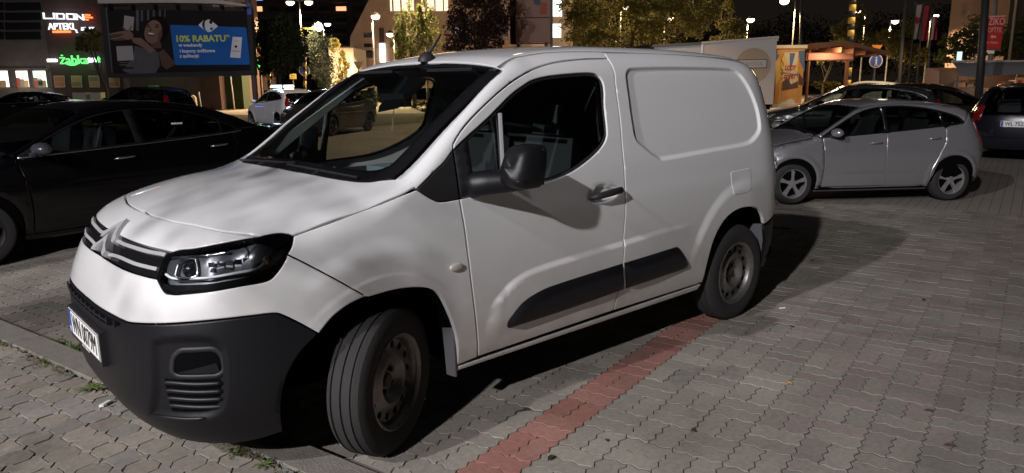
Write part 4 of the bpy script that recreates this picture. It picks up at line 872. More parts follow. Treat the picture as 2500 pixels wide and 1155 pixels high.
# ------------------------------------------------------------------ parked cars
CARP=mat('car_paint',(.46,.455,.48),.30,.72,coat=1.); CTRIM=mat('black_trim',(.018,.018,.02),.55); CGL=glass('car_glass',(.55,.60,.57)); CGB=mat('gloss_black',(.008,.008,.009),.12)
CRED=mat('lamp_red',(.16,.006,.006),.2,coat=.5); CLEN=mat('lamp_clear',(.35,.36,.38),.15,.3,coat=.6); CTY=mat('tyre',(.022,.021,.021),.85); CAL=mat('alloy',(.52,.52,.54),.28,.75); CDK=mat('dark_void',(.006,.006,.007),.9); CPW=mat('plate_white',(.78,.78,.76),.4); CINK=mat('plate_ink',(.012,.012,.012),.5); CSEAT=mat('seat_cloth',(.03,.032,.038),.9); CCHR=mat('dull_chrome',(.62,.62,.64),.28,1.)
def car_wheel(parent,c,r,side,spokes=5,w=.19,steer=0.):
    e=bpy.data.objects.new('wheel',None); link(e); e.parent=parent; e.location=c; e.rotation_euler=(0,0,steer+(0 if side>0 else math.pi)); hw=w/2; q=r*.69
    MB().lathe([(q,-hw),(q+.03,-hw-.004),(r-.03,-hw),(r-.008,-hw+.02),(r,-hw+.04),(r,hw-.04),(r-.008,hw-.02),(r-.03,hw),(q+.03,hw+.004),(q,hw)],36,'y').build('tyre',CTY,e,auto=35)
    m=MB().lathe([(q+.003,-hw+.02),(q-.02,-hw+.03),(q-.02,hw-.03),(q-.008,hw-.004),(q+.006,hw-.004),(q+.006,hw-.02)],32,'y')
    m.lathe([(.001,hw-.012),(.045,hw-.014),(.055,hw-.035),(.001,hw-.05)],16,'y')
    for k in range(spokes):
        a=2*math.pi*k/spokes+.3; d=np.array((math.cos(a),0,math.sin(a))); p=np.array((-d[2],0,d[0])); y=np.array((0,1.,0))
        V=[]
        for t,wd,yy in((.035,.030,hw-.016),(.10,.024,hw-.022),(q-.015,.040,hw-.012)):
            V+=[d*t-p*wd+y*(yy-.03),d*t-p*wd*.8+y*yy,d*t+p*wd*.8+y*yy,d*t+p*wd+y*(yy-.03)]
        m.add(V,[(4*i+j,4*i+j+1,4*i+5+j,4*i+4+j)[::-1] for i in range(2) for j in range(3)])
    m.build('rim',CAL,e,auto=40); MB().lathe([(.001,-.01),(q-.03,-.01),(q-.03,-.03),(.001,-.03)],18,'y').build('brake_disc',CDK,e)
    return e
def make_car(S,root,hi=True,paint=CARP,plate=None):
    h=.05 if hi else .09; B=Body(S['W'],S['T'],S['F'],S['R'],nf=S.get('nf',2.8),nr=S.get('nr',3.2),x0f=S.get('x0f',-.2),x0r=S['x0r'],crown=S['crown'],k=S['k'],relief=S.get('relief')); t=root
    SPF=Sph((-.3,0,.45)); SPR=Sph((S['wb']*-1+.25,0,.55),-1)
    def zc(pts): P=np.array([(x,y,0) for x,y in pts]); O,D=PZ.rays(P[:,:2]); X=B.cast(O,D); X[np.abs(P[:,1])<1e-6,1]=0; return [tuple(p) for p in X]
    def yc(pts): O,D=PY.rays(np.array(pts,float)); return [tuple(p) for p in B.cast(O,D)]
    xz=lambda c:[(p[0],p[2]) for p in c]; xy=lambda c:[(p[0],p[1]) for p in c]
    P=lambda n,m,o,pr,**k: skin(n,m,t,B,o,pr,**{**dict(h=h,flange=.012),**k})
    def two(n,m,o,pr,**k): a=P(n,m,o,pr,**k); return a,both(a,t)
    zs,wb,ra,zw=S['sill'],S['wb'],S['ra'],S['r']; xn,xc=S['hood']; 
    arc=lambda x0,a0,a1,n=14:[(x0+ra*math.cos(a),zw+.01+ra*math.sin(a)) for a in np.linspace(a0,a1,n)]
    HE=zc(cr(S['hoodedge'],4))                      # hood edge: nose -> cowl corner
    WSe=densify(S['ws'],.12,False); WS=zc(WSe)      # windscreen edge: cowl corner -> roof
    RG=zc(densify(S['rg'],.12,False)) if 'rg' in S else None
    RE=zc(cr(S['roofedge'],4))                      # roof edge front -> rear
    bl,wt=S['belt'],S['wtop']; belt=cr(bl,4); wtop=cr(wt,4)
    two('wheel_arch_liner',CDK,join([(x,z) for x,z in arc(0,-.1,math.pi+.1)]),PY,h=.3,off=-.02,ring=0,roll=0,flange=.3)[0]
    two('wheel_arch_liner',CDK,join([(x-wb,z) for x,z in arc(0,-.1,math.pi+.1)]),PY,h=.3,off=-.02,ring=0,roll=0,flange=.3)
    ds=S['doors']                                   # three door lines, each belt -> sill
    xb=S['bumper_x']; af=arc(0,math.pi*.97,.0+.18); arr=arc(-wb,-.03,math.pi-.03)
    d0,d1,d2=[cr(d,4) for d in ds]
    zn=HE[0][2]
    two('fender',paint,join(xz(HE)[2:],[S['sailtop']],[belt[0]],d0,[(-ra-.0,zs)],[(x,z) for x,z in arc(0,math.pi*.98,.55)],[(xb,zw+.01+math.sqrt(max(ra*ra-xb*xb,.01)) if xb<ra else .55)],[(xb+.04,HE[2][2]-.06)]),PY,ring=0)
    dA=two('door',paint,join([belt[0]],[p for p in belt if d1[0][0]<p[0]<belt[0][0]],d1,d0[::-1]),PY)
    dB=two('door',paint,join([d1[0]],[p for p in belt if d2[0][0]<p[0]<d1[0][0]],d2,[(d1[-1][0],zs)] if d2[-1][1]>zs+.02 and False else [],d1[::-1]),PY)
    rc=S['rearline']                                # rear end of the flanks, top -> bottom
    arq=[(x,z) for x,z in arc(-wb,.05,math.pi*.9)]
    qp=join([d2[0]],[p for p in belt if p[0]<d2[0][0]],wtop[::-1][0:1],[S['cpil']],cr(rc,3),[(-wb-ra+.01,zs+.12)],arc(-wb,math.pi*.95,S.get('qa',.62)),d2[::-1][0:max(1,len(d2)-0)] if False else [p for p in d2[::-1] if np.hypot(p[0]+wb,p[1]-zw-.01)>ra+.01])
    two('quarter_panel',paint,qp,PY,ring=0)
    rr=join([S['sailtop']],xz(WS),xz(RE),[S['cpil']],wtop[::-1],[belt[0]])
    two('roof_rail',paint,rr,PY,ring=0,h=h*.8)
    P('hood',paint,join([(xn,0)],xy(HE),[(xc,0)]),PZ,sym=True)
    P('roof',paint,join([(WSe[-1][0]-.0,0)],[S['ws'][-1]],xy(RE),[(S['roofedge'][-1][0],0)]),PZ,sym=True)
    bor=join([(xc,0)],xy(WS),[(S['ws'][-1][0],0)]); P('windscreen',S.get('wsmat',CGL),bor,PZ,sym=True,gap=.004,off=-.003,ring=0)
    P('windscreen_trim',CGB,join([(xc,0)],[xy(WS)[0]],[(xc-.05,S['ws'][0][1]*.97)],[(xc-.06,0)]),PZ,sym=True,gap=0,off=.001,ring=0,roll=0,flange=0)
    rgm=join([(S['rg'][0][0],0)],xy(RG),[(S['rg'][-1][0],0)]); P('rear_window',CGL,rgm,PZ,sym=True,gap=.004,off=-.002,ring=0,h=h*.7)
    # nose and tail skins
    lo=S['lowf']; nose=join([HE[0]],HE[0:3],[(xb+.03,.80,HE[2][2]-.05),(xb,.85,.55)] if False else yc([(xb+.04,HE[2][2]-.06),(xb,zw+.01+math.sqrt(max(ra*ra-xb*xb,.01)) if xb<ra else .55)]),yc([(ra*.93,.42),(ra,.30)]),lo)
    nose=[(xn+.0,0,zn)]+[p for p in nose if p[1]>1e-3]+[(lo[-1][0],0,lo[-1][2])]
    nb=P('front_bumper',paint,nose,SPF,sym=True,h=h*.9)
    tl=S['tail']; tail=[(RG[-1][0],0,RG[-1][2])]+[tuple(RG[-1])]+yc(cr(rc,3))+yc([(-wb-ra+.01,zs+.12)])+S['lowr']; tail=[tail[0]]+[p for p in tail[1:] if p[1]>1e-3]+[(S['lowr'][-1][0],0,S['lowr'][-1][2])]
    tb=P('tailgate',paint,tail,SPR,sym=True,h=h*.9)
    # glass band
    band=join(belt,wtop[::-1]); gl=S['glass']; two('window_trim',CGB,band,PY,holes=gl,off=-.004,ring=0,h=.1)
    for g in gl: two('window',CGL,g,PY,h=.12,off=-.008,gap=-.003,ring=0,roll=0,flange=0)
    two('sill_skirt',CTRIM if S.get('skirt') else paint,[(-ra-.0,zs+.0),(-wb+ra,zs+.0),(-wb+ra,zs-.07),(-ra,zs-.07)],PY,ring=0)
    # lamps, grille, plates
    for q in S['head']: two('headlight',CLEN,SPF.uv(np.array(q)),SPF,off=.003,gap=0,ring=0,h=.06,flange=.01)
    for q in S['tails']: two('tail_light',CRED,SPR.uv(np.array(q)),SPR,off=.005,gap=0,ring=0,h=.05,flange=.012)
    for q in S.get('grille',[]): P('grille',CGB,SPF.uv(np.array(q)),SPF,sym=True,off=.002,gap=0,ring=0,h=.06,flange=.008)
    if hi:
        for a,(x,z) in((dA,S['handles'][0]),(dB,S['handles'][1])):
            p=yc([(x,z)])[0]; y=p[1]; hd=MB().tube([(x+.10,y+.002,z-.008),(x+.06,y+.026,z),(x-.06,y+.028,z+.006),(x-.10,y+.002,z+.006)],[.008,.013,.013,.008],6).build('handle',S.get('hmat',paint),a[0],True); both(hd,a[1])
    if S.get('strip'):
        sp=yc(densify([q for q in belt],.08,False)); a=MB().tube([np.array(q)+np.array((0,.006,-.004)) for q in sp],.007,6).build('belt_strip',CCHR,t,True); both(a,t)
    x,z=S['mirror']; p=yc([(x,z)])[0]; y=p[1]
    m=MB().sphere((x-.01,y+.13,z+.045),.11,14,8,(.72,1.05,.56)); o=m.build('wing_mirror',S.get('mirmat',paint),t,True); f=MB().tube([(x+.02,y-.03,z-.02),(x+.01,y+.08,z+.0)],[.03,.025],6).build('mirror_foot',CTRIM,o); o2=both(o,t); mirror_y(f,'mirror_foot',o2)
    MB().box((-wb-.45,-.55,.20),(.45,.55,.30)).box((-wb+ra,-.80,.20),(-ra,.80,.30)).build('underbody',CDK,t)
    zb=bl[0][1]
    s=MB().box((xc-.35,-.62,zb-.02),(xc+.0,.62,zb+.0)); s.build('dashboard',CDK,t)
    for x,yy in((S['seatx'],.34),(S['seatx'],-.34),(S['seatx']-.85,.34),(S['seatx']-.85,-.34)):
        MB().prism([(x,yy-.22,.5),(x,yy+.22,.5),(x-.14,yy+.19,zb+.22),(x-.14,yy-.19,zb+.22)],(-.12,0,0)).obox((x-.22,yy,zb+.32),(.04,0,0),(0,.12,0),(0,0,.07)).build('seat',CSEAT,t)
    MB().box((-wb-.2,-.70,.30),(xc,.70,zb-.06)).build('cabin_floor',CDK,t)
    for yy,st in((1,0),(-1,0)):
        car_wheel(t,(0,yy*S['track'],zw),zw,yy,S.get('spokes',5)); car_wheel(t,(-wb,yy*S['track'],zw),zw,yy,S.get('spokes',5))
    # plates
    x,z=S['plate_r']; pl=MB().box((x-.012,-.26,z-.057),(x+.01,.26,z+.057)).build('number_plate',CPW,tb)
    if plate: text('plate_lettering',plate,.105,(x-.0125,0,z-.002),(0,-1,0),(0,0,1),CINK,pl,sx=.85,depth=.001,bold=.002); MB().box((x-.014,.215,z-.054),(x-.012,.256,z+.054)).build('country_band',mat('plate_blue',(.02,.06,.35),.4),pl)
    x,z=S['plate_f']; MB().box((x-.02,-.26,z-.057),(x+.012,.26,z+.057)).build('number_plate',CPW,nb)
    return t,B
HATCH=dict(wb=2.489,r=.305,ra=.355,sill=.24,x0r=-2.6,track=.745,
 W=[(.16,.74),(.25,.80),(.40,.838),(.55,.855),(.70,.86),(.82,.852),(.92,.835),(1.0,.80),(1.12,.752),(1.25,.698),(1.38,.64),(1.50,.58)],
 F=[(.16,.58),(.28,.70),(.42,.765),(.55,.785),(.66,.765),(.76,.70),(.86,.55),(1.5,.3)],
 R=[(.18,-3.0),(.32,-3.12),(.50,-3.165),(.72,-3.16),(.90,-3.11),(1.05,-3.05),(1.25,-2.96),(1.40,-2.88),(1.5,-2.8)],
 T=[(-3.3,.6),(-3.14,.88),(-3.02,1.08),(-2.90,1.25),(-2.80,1.335),(-2.5,1.405),(-2.0,1.462),(-1.6,1.478),(-1.28,1.45),(-1.05,1.385),(-.75,1.235),(-.40,1.055),(-.25,1.00),(0,.95),(.3,.88),(.55,.79),(.70,.68),(.85,.5)],
 crown=[(-3.3,.03),(-1.2,.05),(-.8,.05),(-.3,.06),(.8,.06)],k=[(-3.3,.10),(-1.2,.12),(-.9,.05),(-.35,.05),(-.1,.10),(.8,.12)],
 hood=(.66,-.34),hoodedge=[(.66,0),(.64,.25),(.55,.50),(.35,.66),(0,.70),(-.30,.735)],ws=[(-.34,.72),(-1.09,.565)],roofedge=[(-1.09,.585),(-1.4,.60),(-2.0,.585),(-2.6,.55),(-2.80,.52)],rg=[(-2.83,.50),(-3.02,.60)],
 sailtop=(-.33,1.0),belt=[(-.42,.955),(-.9,.975),(-1.5,1.015),(-2.2,1.070),(-2.60,1.110),(-2.68,1.135)],wtop=[(-.42,.975),(-.70,1.135),(-1.0,1.285),(-1.30,1.365),(-1.7,1.388),(-2.1,1.352),(-2.45,1.272),(-2.62,1.205),(-2.68,1.145)],
 cpil=(-2.80,1.275),rearline=[(-2.80,1.275),(-2.88,1.16),(-2.93,1.0),(-2.98,.8),(-3.02,.62),(-3.02,.42)],
 doors=[[(-.42,.955),(-.44,.75),(-.455,.5),(-.45,.24)],[(-1.42,1.0),(-1.40,.7),(-1.42,.4),(-1.45,.24)],[(-2.36,1.06),(-2.32,.85),(-2.22,.66),(-2.13,.45),(-2.12,.24)]],
 glass=[[(-.58,1.045),(-.82,1.18),(-1.08,1.30),(-1.32,1.355),(-1.385,1.36),(-1.40,1.02),(-.60,.98)],[(-1.47,1.362),(-1.75,1.367),(-2.1,1.332),(-2.28,1.292),(-2.31,1.098),(-1.47,1.032)],[(-2.35,1.275),(-2.47,1.24),(-2.58,1.195),(-2.63,1.15),(-2.56,1.125),(-2.36,1.105)]],
 bumper_x=.25,lowf=[(.50,.64,.20),(.62,.40,.19),(.66,0,.19)],lowr=[(-2.98,.65,.24),(-3.04,.4,.24),(-3.06,0,.24)],tail=None,qa=.75,
 head=[[(.60,.48,.76),(.35,.72,.82),(.16,.80,.86),(.28,.80,.76),(.50,.66,.68),(.64,.50,.66)]],tails=[[(-2.88,.66,1.17),(-2.96,.55,1.16),(-3.05,.58,.95),(-3.10,.62,.82),(-2.99,.76,.80),(-2.93,.74,1.0)]],
 grille=[[(.72,0,.42),(.72,.34,.42),(.70,.40,.36),(.66,.36,.26),(.68,0,.26)],[(.74,0,.665),(.72,.30,.665),(.72,.32,.63),(.745,0,.63)]],
 handles=[(-1.24,.87),(-2.16,.92)],mirror=(-.56,.985),plate_r=(-3.15,.72),plate_f=(.80,.48),seatx=-1.15,spokes=5)
def hatch_relief(x,z):
    # shoulder crease, lower door sweep and arch lips
    s=z-(.80+.075*(-x-.4)/2.0); d=.010*sstep(-.02,.012,-s)*sstep(.1,-.4,x)-.010
    q=z-(.42+.03*(-x-.5)); d+=.014*sstep(0.03,-.02,q)*sstep(-.42,-.7,x)*sstep(-2.2,-1.9,x)
    for x0 in(0,-2.489): r=np.hypot(x-x0,z-.315); d+=.016*sstep(.46,.385,r)
    return d
HATCH['relief']=hatch_relief
SEDAN=dict(HATCH); SEDAN.update(wb=2.76,r=.315,ra=.365,sill=.24,x0r=-2.9,track=.775,relief=None,
 W=[(.16,.78),(.25,.84),(.40,.875),(.55,.895),(.70,.90),(.82,.892),(.92,.878),(1.0,.845),(1.12,.785),(1.25,.72),(1.36,.65),(1.50,.56)],
 F=[(.16,.66),(.28,.78),(.42,.84),(.55,.86),(.66,.845),(.76,.77),(.86,.6),(1.5,.3)],
 R=[(.18,-3.65),(.32,-3.78),(.50,-3.82),(.72,-3.82),(.90,-3.79),(1.02,-3.74),(1.1,-3.70),(1.5,-3.6)],
 T=[(-3.9,.85),(-3.78,1.04),(-3.6,1.09),(-3.2,1.105),(-2.9,1.17),(-2.5,1.33),(-2.2,1.405),(-1.8,1.448),(-1.45,1.455),(-1.2,1.425),(-1.0,1.36),(-.7,1.21),(-.35,1.04),(-.2,1.0),(0,.965),(.3,.90),(.6,.81),(.76,.70),(.9,.5)],
 crown=[(-3.9,.04),(-3.2,.05),(-1.2,.05),(-.8,.05),(-.3,.05),(.8,.06)],k=[(-3.9,.08),(-3.1,.08),(-2.8,.06),(-2.2,.10),(-1.2,.12),(-.9,.05),(-.35,.05),(-.1,.10),(.8,.12)],
 hood=(.72,-.30),hoodedge=[(.72,0),(.70,.25),(.62,.52),(.38,.70),(0,.75),(-.26,.78)],ws=[(-.30,.76),(-1.04,.575)],roofedge=[(-1.04,.60),(-1.4,.61),(-1.9,.60),(-2.35,.575)],rg=[(-2.36,.56),(-2.98,.66)],
 sailtop=(-.28,1.005),belt=[(-.38,.965),(-.9,.985),(-1.5,1.01),(-2.2,1.045),(-2.62,1.075)],wtop=[(-.38,.985),(-.68,1.14),(-.98,1.275),(-1.25,1.345),(-1.6,1.372),(-2.0,1.345),(-2.3,1.265),(-2.52,1.165),(-2.64,1.085)],
 cpil=(-2.98,1.11),rearline=[(-2.98,1.11),(-3.3,1.06),(-3.6,1.02),(-3.72,.95),(-3.72,.6),(-3.70,.42)],
 doors=[[(-.38,.965),(-.42,.75),(-.44,.5),(-.44,.24)],[(-1.46,1.008),(-1.46,.7),(-1.47,.4),(-1.49,.24)],[(-2.50,1.065),(-2.50,.9),(-2.44,.72),(-2.37,.5),(-2.37,.24)]],
 glass=[[(-.55,1.06),(-.80,1.175),(-1.05,1.275),(-1.28,1.33),(-1.42,1.345),(-1.43,1.03),(-.57,.99)],[(-1.53,1.352),(-1.65,1.352),(-1.98,1.325),(-2.25,1.255),(-2.38,1.195),(-2.38,1.08),(-1.53,1.035)],[(-2.41,1.185),(-2.52,1.13),(-2.56,1.10),(-2.53,1.09),(-2.41,1.082)]],
 bumper_x=.27,lowf=[(.56,.68,.20),(.70,.40,.19),(.74,0,.19)],lowr=[(-3.66,.65,.24),(-3.73,.4,.24),(-3.76,0,.24)],
 head=[[(.70,.45,.74),(.45,.72,.80),(.26,.83,.84),(.36,.83,.74),(.58,.68,.66),(.72,.48,.64)]],tails=[[(-3.62,.80,.98),(-3.74,.60,.98),(-3.79,.45,.93),(-3.81,.45,.80),(-3.76,.70,.80),(-3.64,.85,.84)]],
 grille=[[(.83,0,.40),(.80,.45,.40),(.76,.50,.34),(.74,.4,.26),(.78,0,.26)],[(.80,0,.71),(.78,.34,.71),(.80,.36,.60),(.84,0,.60)]],
 handles=[(-1.28,.885),(-2.30,.93)],mirror=(-.52,.99),plate_r=(-3.825,.72),plate_f=(.885,.47),seatx=-1.15,spokes=5)
ESTATE=dict(SEDAN); ESTATE.update(x0r=-2.95,
 R=[(.18,-3.55),(.32,-3.66),(.50,-3.70),(.72,-3.69),(.90,-3.66),(1.05,-3.60),(1.25,-3.50),(1.40,-3.42),(1.5,-3.35)],
 T=[(-3.9,.6),(-3.68,.95),(-3.58,1.15),(-3.44,1.36),(-3.32,1.425),(-2.8,1.475),(-2.2,1.50),(-1.6,1.495),(-1.25,1.45),(-1.0,1.36),(-.7,1.21),(-.35,1.04),(-.2,1.0),(0,.965),(.3,.90),(.6,.81),(.76,.70),(.9,.5)],
 crown=[(-3.9,.03),(-1.2,.05),(-.8,.05),(-.3,.05),(.8,.06)],k=[(-3.9,.10),(-1.2,.12),(-.9,.05),(-.35,.05),(-.1,.10),(.8,.12)],
 roofedge=[(-1.04,.60),(-1.4,.61),(-2.2,.60),(-3.0,.575),(-3.32,.55)],rg=[(-3.36,.52),(-3.58,.62)],
 wtop=[(-.38,.985),(-.68,1.14),(-.98,1.275),(-1.25,1.345),(-1.7,1.395),(-2.4,1.385),(-2.95,1.34),(-3.18,1.27),(-3.25,1.14)],belt=[(-.38,.965),(-.9,.985),(-1.5,1.01),(-2.2,1.045),(-3.0,1.085),(-3.25,1.11)],
 cpil=(-3.34,1.35),rearline=[(-3.34,1.35),(-3.42,1.18),(-3.48,1.0),(-3.54,.8),(-3.56,.6),(-3.55,.42)],
 glass=[[(-.55,1.06),(-.80,1.175),(-1.05,1.275),(-1.28,1.33),(-1.42,1.355),(-1.43,1.03),(-.57,.99)],[(-1.53,1.37),(-1.7,1.375),(-2.3,1.368),(-2.38,1.365),(-2.38,1.08),(-1.53,1.035)],[(-2.50,1.36),(-2.92,1.32),(-3.12,1.255),(-3.19,1.15),(-3.15,1.12),(-2.50,1.085)]],
 lowr=[(-3.52,.65,.24),(-3.60,.4,.24),(-3.62,0,.24)],tails=[[(-3.42,.70,1.10),(-3.52,.58,1.08),(-3.60,.60,.92),(-3.64,.64,.80),(-3.52,.80,.80),(-3.46,.78,.95)]],plate_r=(-3.70,.74))
BLACKP=mat('paint_black',(.002,.002,.003),.22,.0,coat=.5,spec=.25); DBLUE=mat('paint_dark_blue',(.009,.010,.016),.2,.2,coat=.9); DGREY=mat('paint_dark_grey',(.030,.030,.032),.22,.3,coat=.9); BROWNP=mat('paint_dark_brown',(.018,.013,.010),.2,.3,coat=.9); WHITEP=mat('paint_white',(.66,.66,.70),.3,coat=.8); SILV=mat('paint_far_silver',(.30,.32,.38),.3,.6,coat=.8)
def car_at(x,y,hd,wb):
    """root position (front axle) from the middle of the car"""
    return (x+math.cos(hd)*wb/2,y+math.sin(hd)*wb/2,0)
# silver hatchback behind the van
hf=rad(-35.5); l=np.array((-math.sin(hf),math.cos(hf))); q=np.array((-7.86,-1.34))-l*.80
fiesta=thing('hatchback',(q[0],q[1],0),hf,'silver five-door hatchback parked behind the van, its alloy wheels facing us','car','cars parked around the lot')
make_car(HATCH,fiesta,True,CARP,'WB 4187R'); fiesta.scale=(.885,.905,.905); fiesta.location=(q[0]+.28+CR[0]*-.16,q[1]+.30+CR[1]*-.16,0)
# near black saloon left of the van
hs=PA+rad(1.5); sp_=np.array(w2(-.36,-5.95))
sp_=sp_+np.array((.30+CR[0]*.36,.34+CR[1]*.36))
sed=thing('saloon_car',(sp_[0],sp_[1],0),hs,'near black saloon filling the left edge with a small white sticker in its rear window','car','cars parked around the lot')
S2=dict(SEDAN); S2['mirmat']=mat('mirror_cap_dark',(.10,.10,.12),.25,.4,coat=.6); S2['hmat']=CCHR; S2['strip']=1
_,BS=make_car(S2,sed,True,BLACKP); sed.scale=(1.09,1.,1.)
# dark estate, right edge
he=math.atan2(CF[1],CF[0])+rad(-41); q=at(2520,300,15.8); q=q+np.array((math.cos(he),math.sin(he),0))*1.38
est=thing('estate_car',(0,0,0),0,'dark blue estate car cut by the right edge, seen from behind with white plate','car','cars parked around the lot')
make_car(ESTATE,est,True,DBLUE,'WL 7527F')
est.rotation_euler=(0,0,he); est.location=(q[0],q[1],0)

for w_ in sed.children:
    for c_ in w_.children:
        if c_.name.startswith('rim'): c_.data.materials[0]=mat('rim_shaded',(.015,.015,.016),.4)  # rims coloured near-black to stand for the shade on them
st=MB().box((-1.98,.742,1.15),(-1.86,.746,1.20)).build('window_sticker',CPW,sed); st.rotation_euler=(0,0,0)
# ------------------------------------------------------------------ street lamps
POLE=mat('lamp_pole',(.09,.09,.088),.6,.1); POLED=mat('pole_dark',(.022,.021,.022),.6,.1); WARM=(1.,.66,.34); GLOBE=emat('lamp_glow_warm',(1.,.80,.52),9.); GLOBEW=emat('lamp_glow_white',(1.,.93,.82),14.); LEDP=emat('lamp_panel_led',(1.,.96,.92),60.); GLOBEB=emat('lamp_glow_led',(.72,.90,1.),10.)
def bulb(name,loc,w,col,r,parent=None,cone=None):
    l=bpy.data.lights.new(name,'SPOT' if cone else 'POINT')
    if cone: l.spot_size=rad(cone); l.spot_blend=.25
    l.use_shadow=True; l.energy=w; l.color=col; l.shadow_soft_size=r; o=bpy.data.objects.new(name,l); link(o); o.location=loc; o.parent=parent; return o
LAMPG='street lamps of the town square'
def street_lamp(x,y,z,label,watt,col=WARM,arm=(0,0),glow=GLOBE,rg=.32,pole=POLE,r=.07,heads=1,lightr=.2,cone=148):
    t=thing('street_lamp',(x-arm[0],y-arm[1],0),0,label,'street lamp',LAMPG)
    MB().tube([(0,0,-.1),(0,0,1.2),(0,0,1.25),(0,0,z*.6),(0,0,z+.1)],[r*1.5,r*1.5,r,r*.85,r*.6],8).build('pole',pole,t,True)
    for k in range(heads):
        s=1 if k==0 else -1; hx,hy=arm[0]*s,arm[1]*s
        if arm!=(0,0): MB().tube([(0,0,z+.05),(hx*.5,hy*.5,z+.18),(hx,hy,z+.14)],r*.5,6).build('arm',pole,t,True)
        hd=MB().lathe([(.02,.30),(.12,.26),(rg*1.15,.06),(rg*1.1,.02)],14,'z',(hx,hy,z)).build('lamp_cap',POLED,t,True)
        MB().sphere((hx,hy,z-.04),rg,12,8,(1,1,.72)).build('lamp_globe',glow,t,True)
        if watt: bulb('lamp_light',(hx*1.0,hy*1.0,z-rg-.12),watt*FARW,col,lightr,t,cone)
    return t
NEAR=[]
def tall_lamp(x,y,z,label,watt,ax,ay):
    """LED column on the road in front of the van; the lamp throws the shadows behind it"""
    t=thing('street_lamp',(x-ax,y-ay,0),0,label,'street lamp',LAMPG)
    MB().tube([(0,0,0),(0,0,1.4),(0,0,z+.1),(ax*.5,ay*.5,z+.35),(ax,ay,z+.22)],[.11,.10,.06,.05,.04],10).build('pole',POLED,t,True)
    d=np.array((ax,ay,0)); d/=np.linalg.norm(d); q=np.array((-d[1],d[0],0)); c=np.array((ax,ay,z+.16))
    MB().obox(c,d*.36,q*.16,np.array((0,0,.05))).build('lamp_head',POLED,t); MB().obox(c-np.array((0,0,.06)),d*.20,q*.11,np.array((0,0,.008))).build('lamp_panel',LEDP,t)
    bulb('lamp_light',(ax,ay,z-.06),watt,(.985,.955,.975),.17,t)
tall_lamp(14.,1.3,10.,'tall lamp column standing ahead of the van on the road',LA,-1.4,-.5)
tall_lamp(13.2,6.3,8.3,'tall lamp column to the front left of the van, behind the camera',LB,-1.3,-.9)
tall_lamp(21.,2.2,9.5,'farther tall lamp column well ahead of the van',LC,-1.4,-.5)
def lamp_at(px,py,z,label,watt,**k):
    dep=(z-1.588)*FPX/(203.-py); p=at(px,py,dep); k.setdefault('arm',(CR[0]*.5,CR[1]*.5)); return street_lamp(p[0],p[1],z,label,watt,**k)
ar=lambda s,l=.55:(CR[0]*s*l,CR[1]*s*l)
lamp_at(917,45,6.6,'warm globe lamp on a slim post in front of the pink gabled house',900,arm=ar(1,.25))
lamp_at(952,86,6.0,'smaller globe lamp right of the first post before the gabled house',700,arm=ar(-1,.35))
lamp_at(754,12,8.2,'double-headed lamp post with two warm lanterns beside the conifer',900,arm=ar(1,.75),heads=2)
lamp_at(800,62,8.0,'distant single warm lamp right of the double-headed post',400)
lamp_at(1914,20,7.2,'warm curved lamp above the kiosk roof, left of a bare pole',1100,arm=ar(-1,.8))
lamp_at(1832,61,6.8,'warm lamp behind the white trailer roof',700,arm=ar(1,.25))
lamp_at(2092,42,7.4,'warm lamp just right of the yellow and black striped pole',700,arm=ar(-1,.7))
lamp_at(2184,68,7.0,'warm lamp lighting the pale tree left of the flags',1500,arm=ar(1,.45))
lamp_at(2284,56,7.0,'small white lamp right of the flag poles',400,glow=GLOBEW,rg=.2)
lamp_at(1636,57,7.0,'lamp shining through the right side of the big tree',320,cone=None)
lamp_at(1530,30,7.6,'lamp hidden inside the leaves of the big tree behind the van',560,cone=None)
lamp_at(1011,-60,9.6,'tall dark pole with an added unseen lamp head before the lit windows of the gabled house',1500,pole=POLED,arm=ar(-1,.7))  # lamp head added to a bare pole to light the ground beyond
lamp_at(540,-45,9.2,'tall lamp hidden behind the billboard, lighting the pale pavement',700)
p=at(1251,203,25.); street_lamp(p[0],p[1],9.5,'added slim dark lamp post behind the van roof beside the faded poster wall, lighting the ground',330,arm=ar(-1,1.3),pole=POLED,r=.045,cone=112)  # added lamp on a slim pole, lights the ground seen through the windscreen
p=at(2404,203,31.); street_lamp(p[0],p[1],9.4,'added tall lamp out of view behind the thick dark column, lighting the parked cars',480,arm=ar(-1,.9),pole=POLED,cone=122)  # added lamp, pole hidden by the column; puts highlights on the dark cars
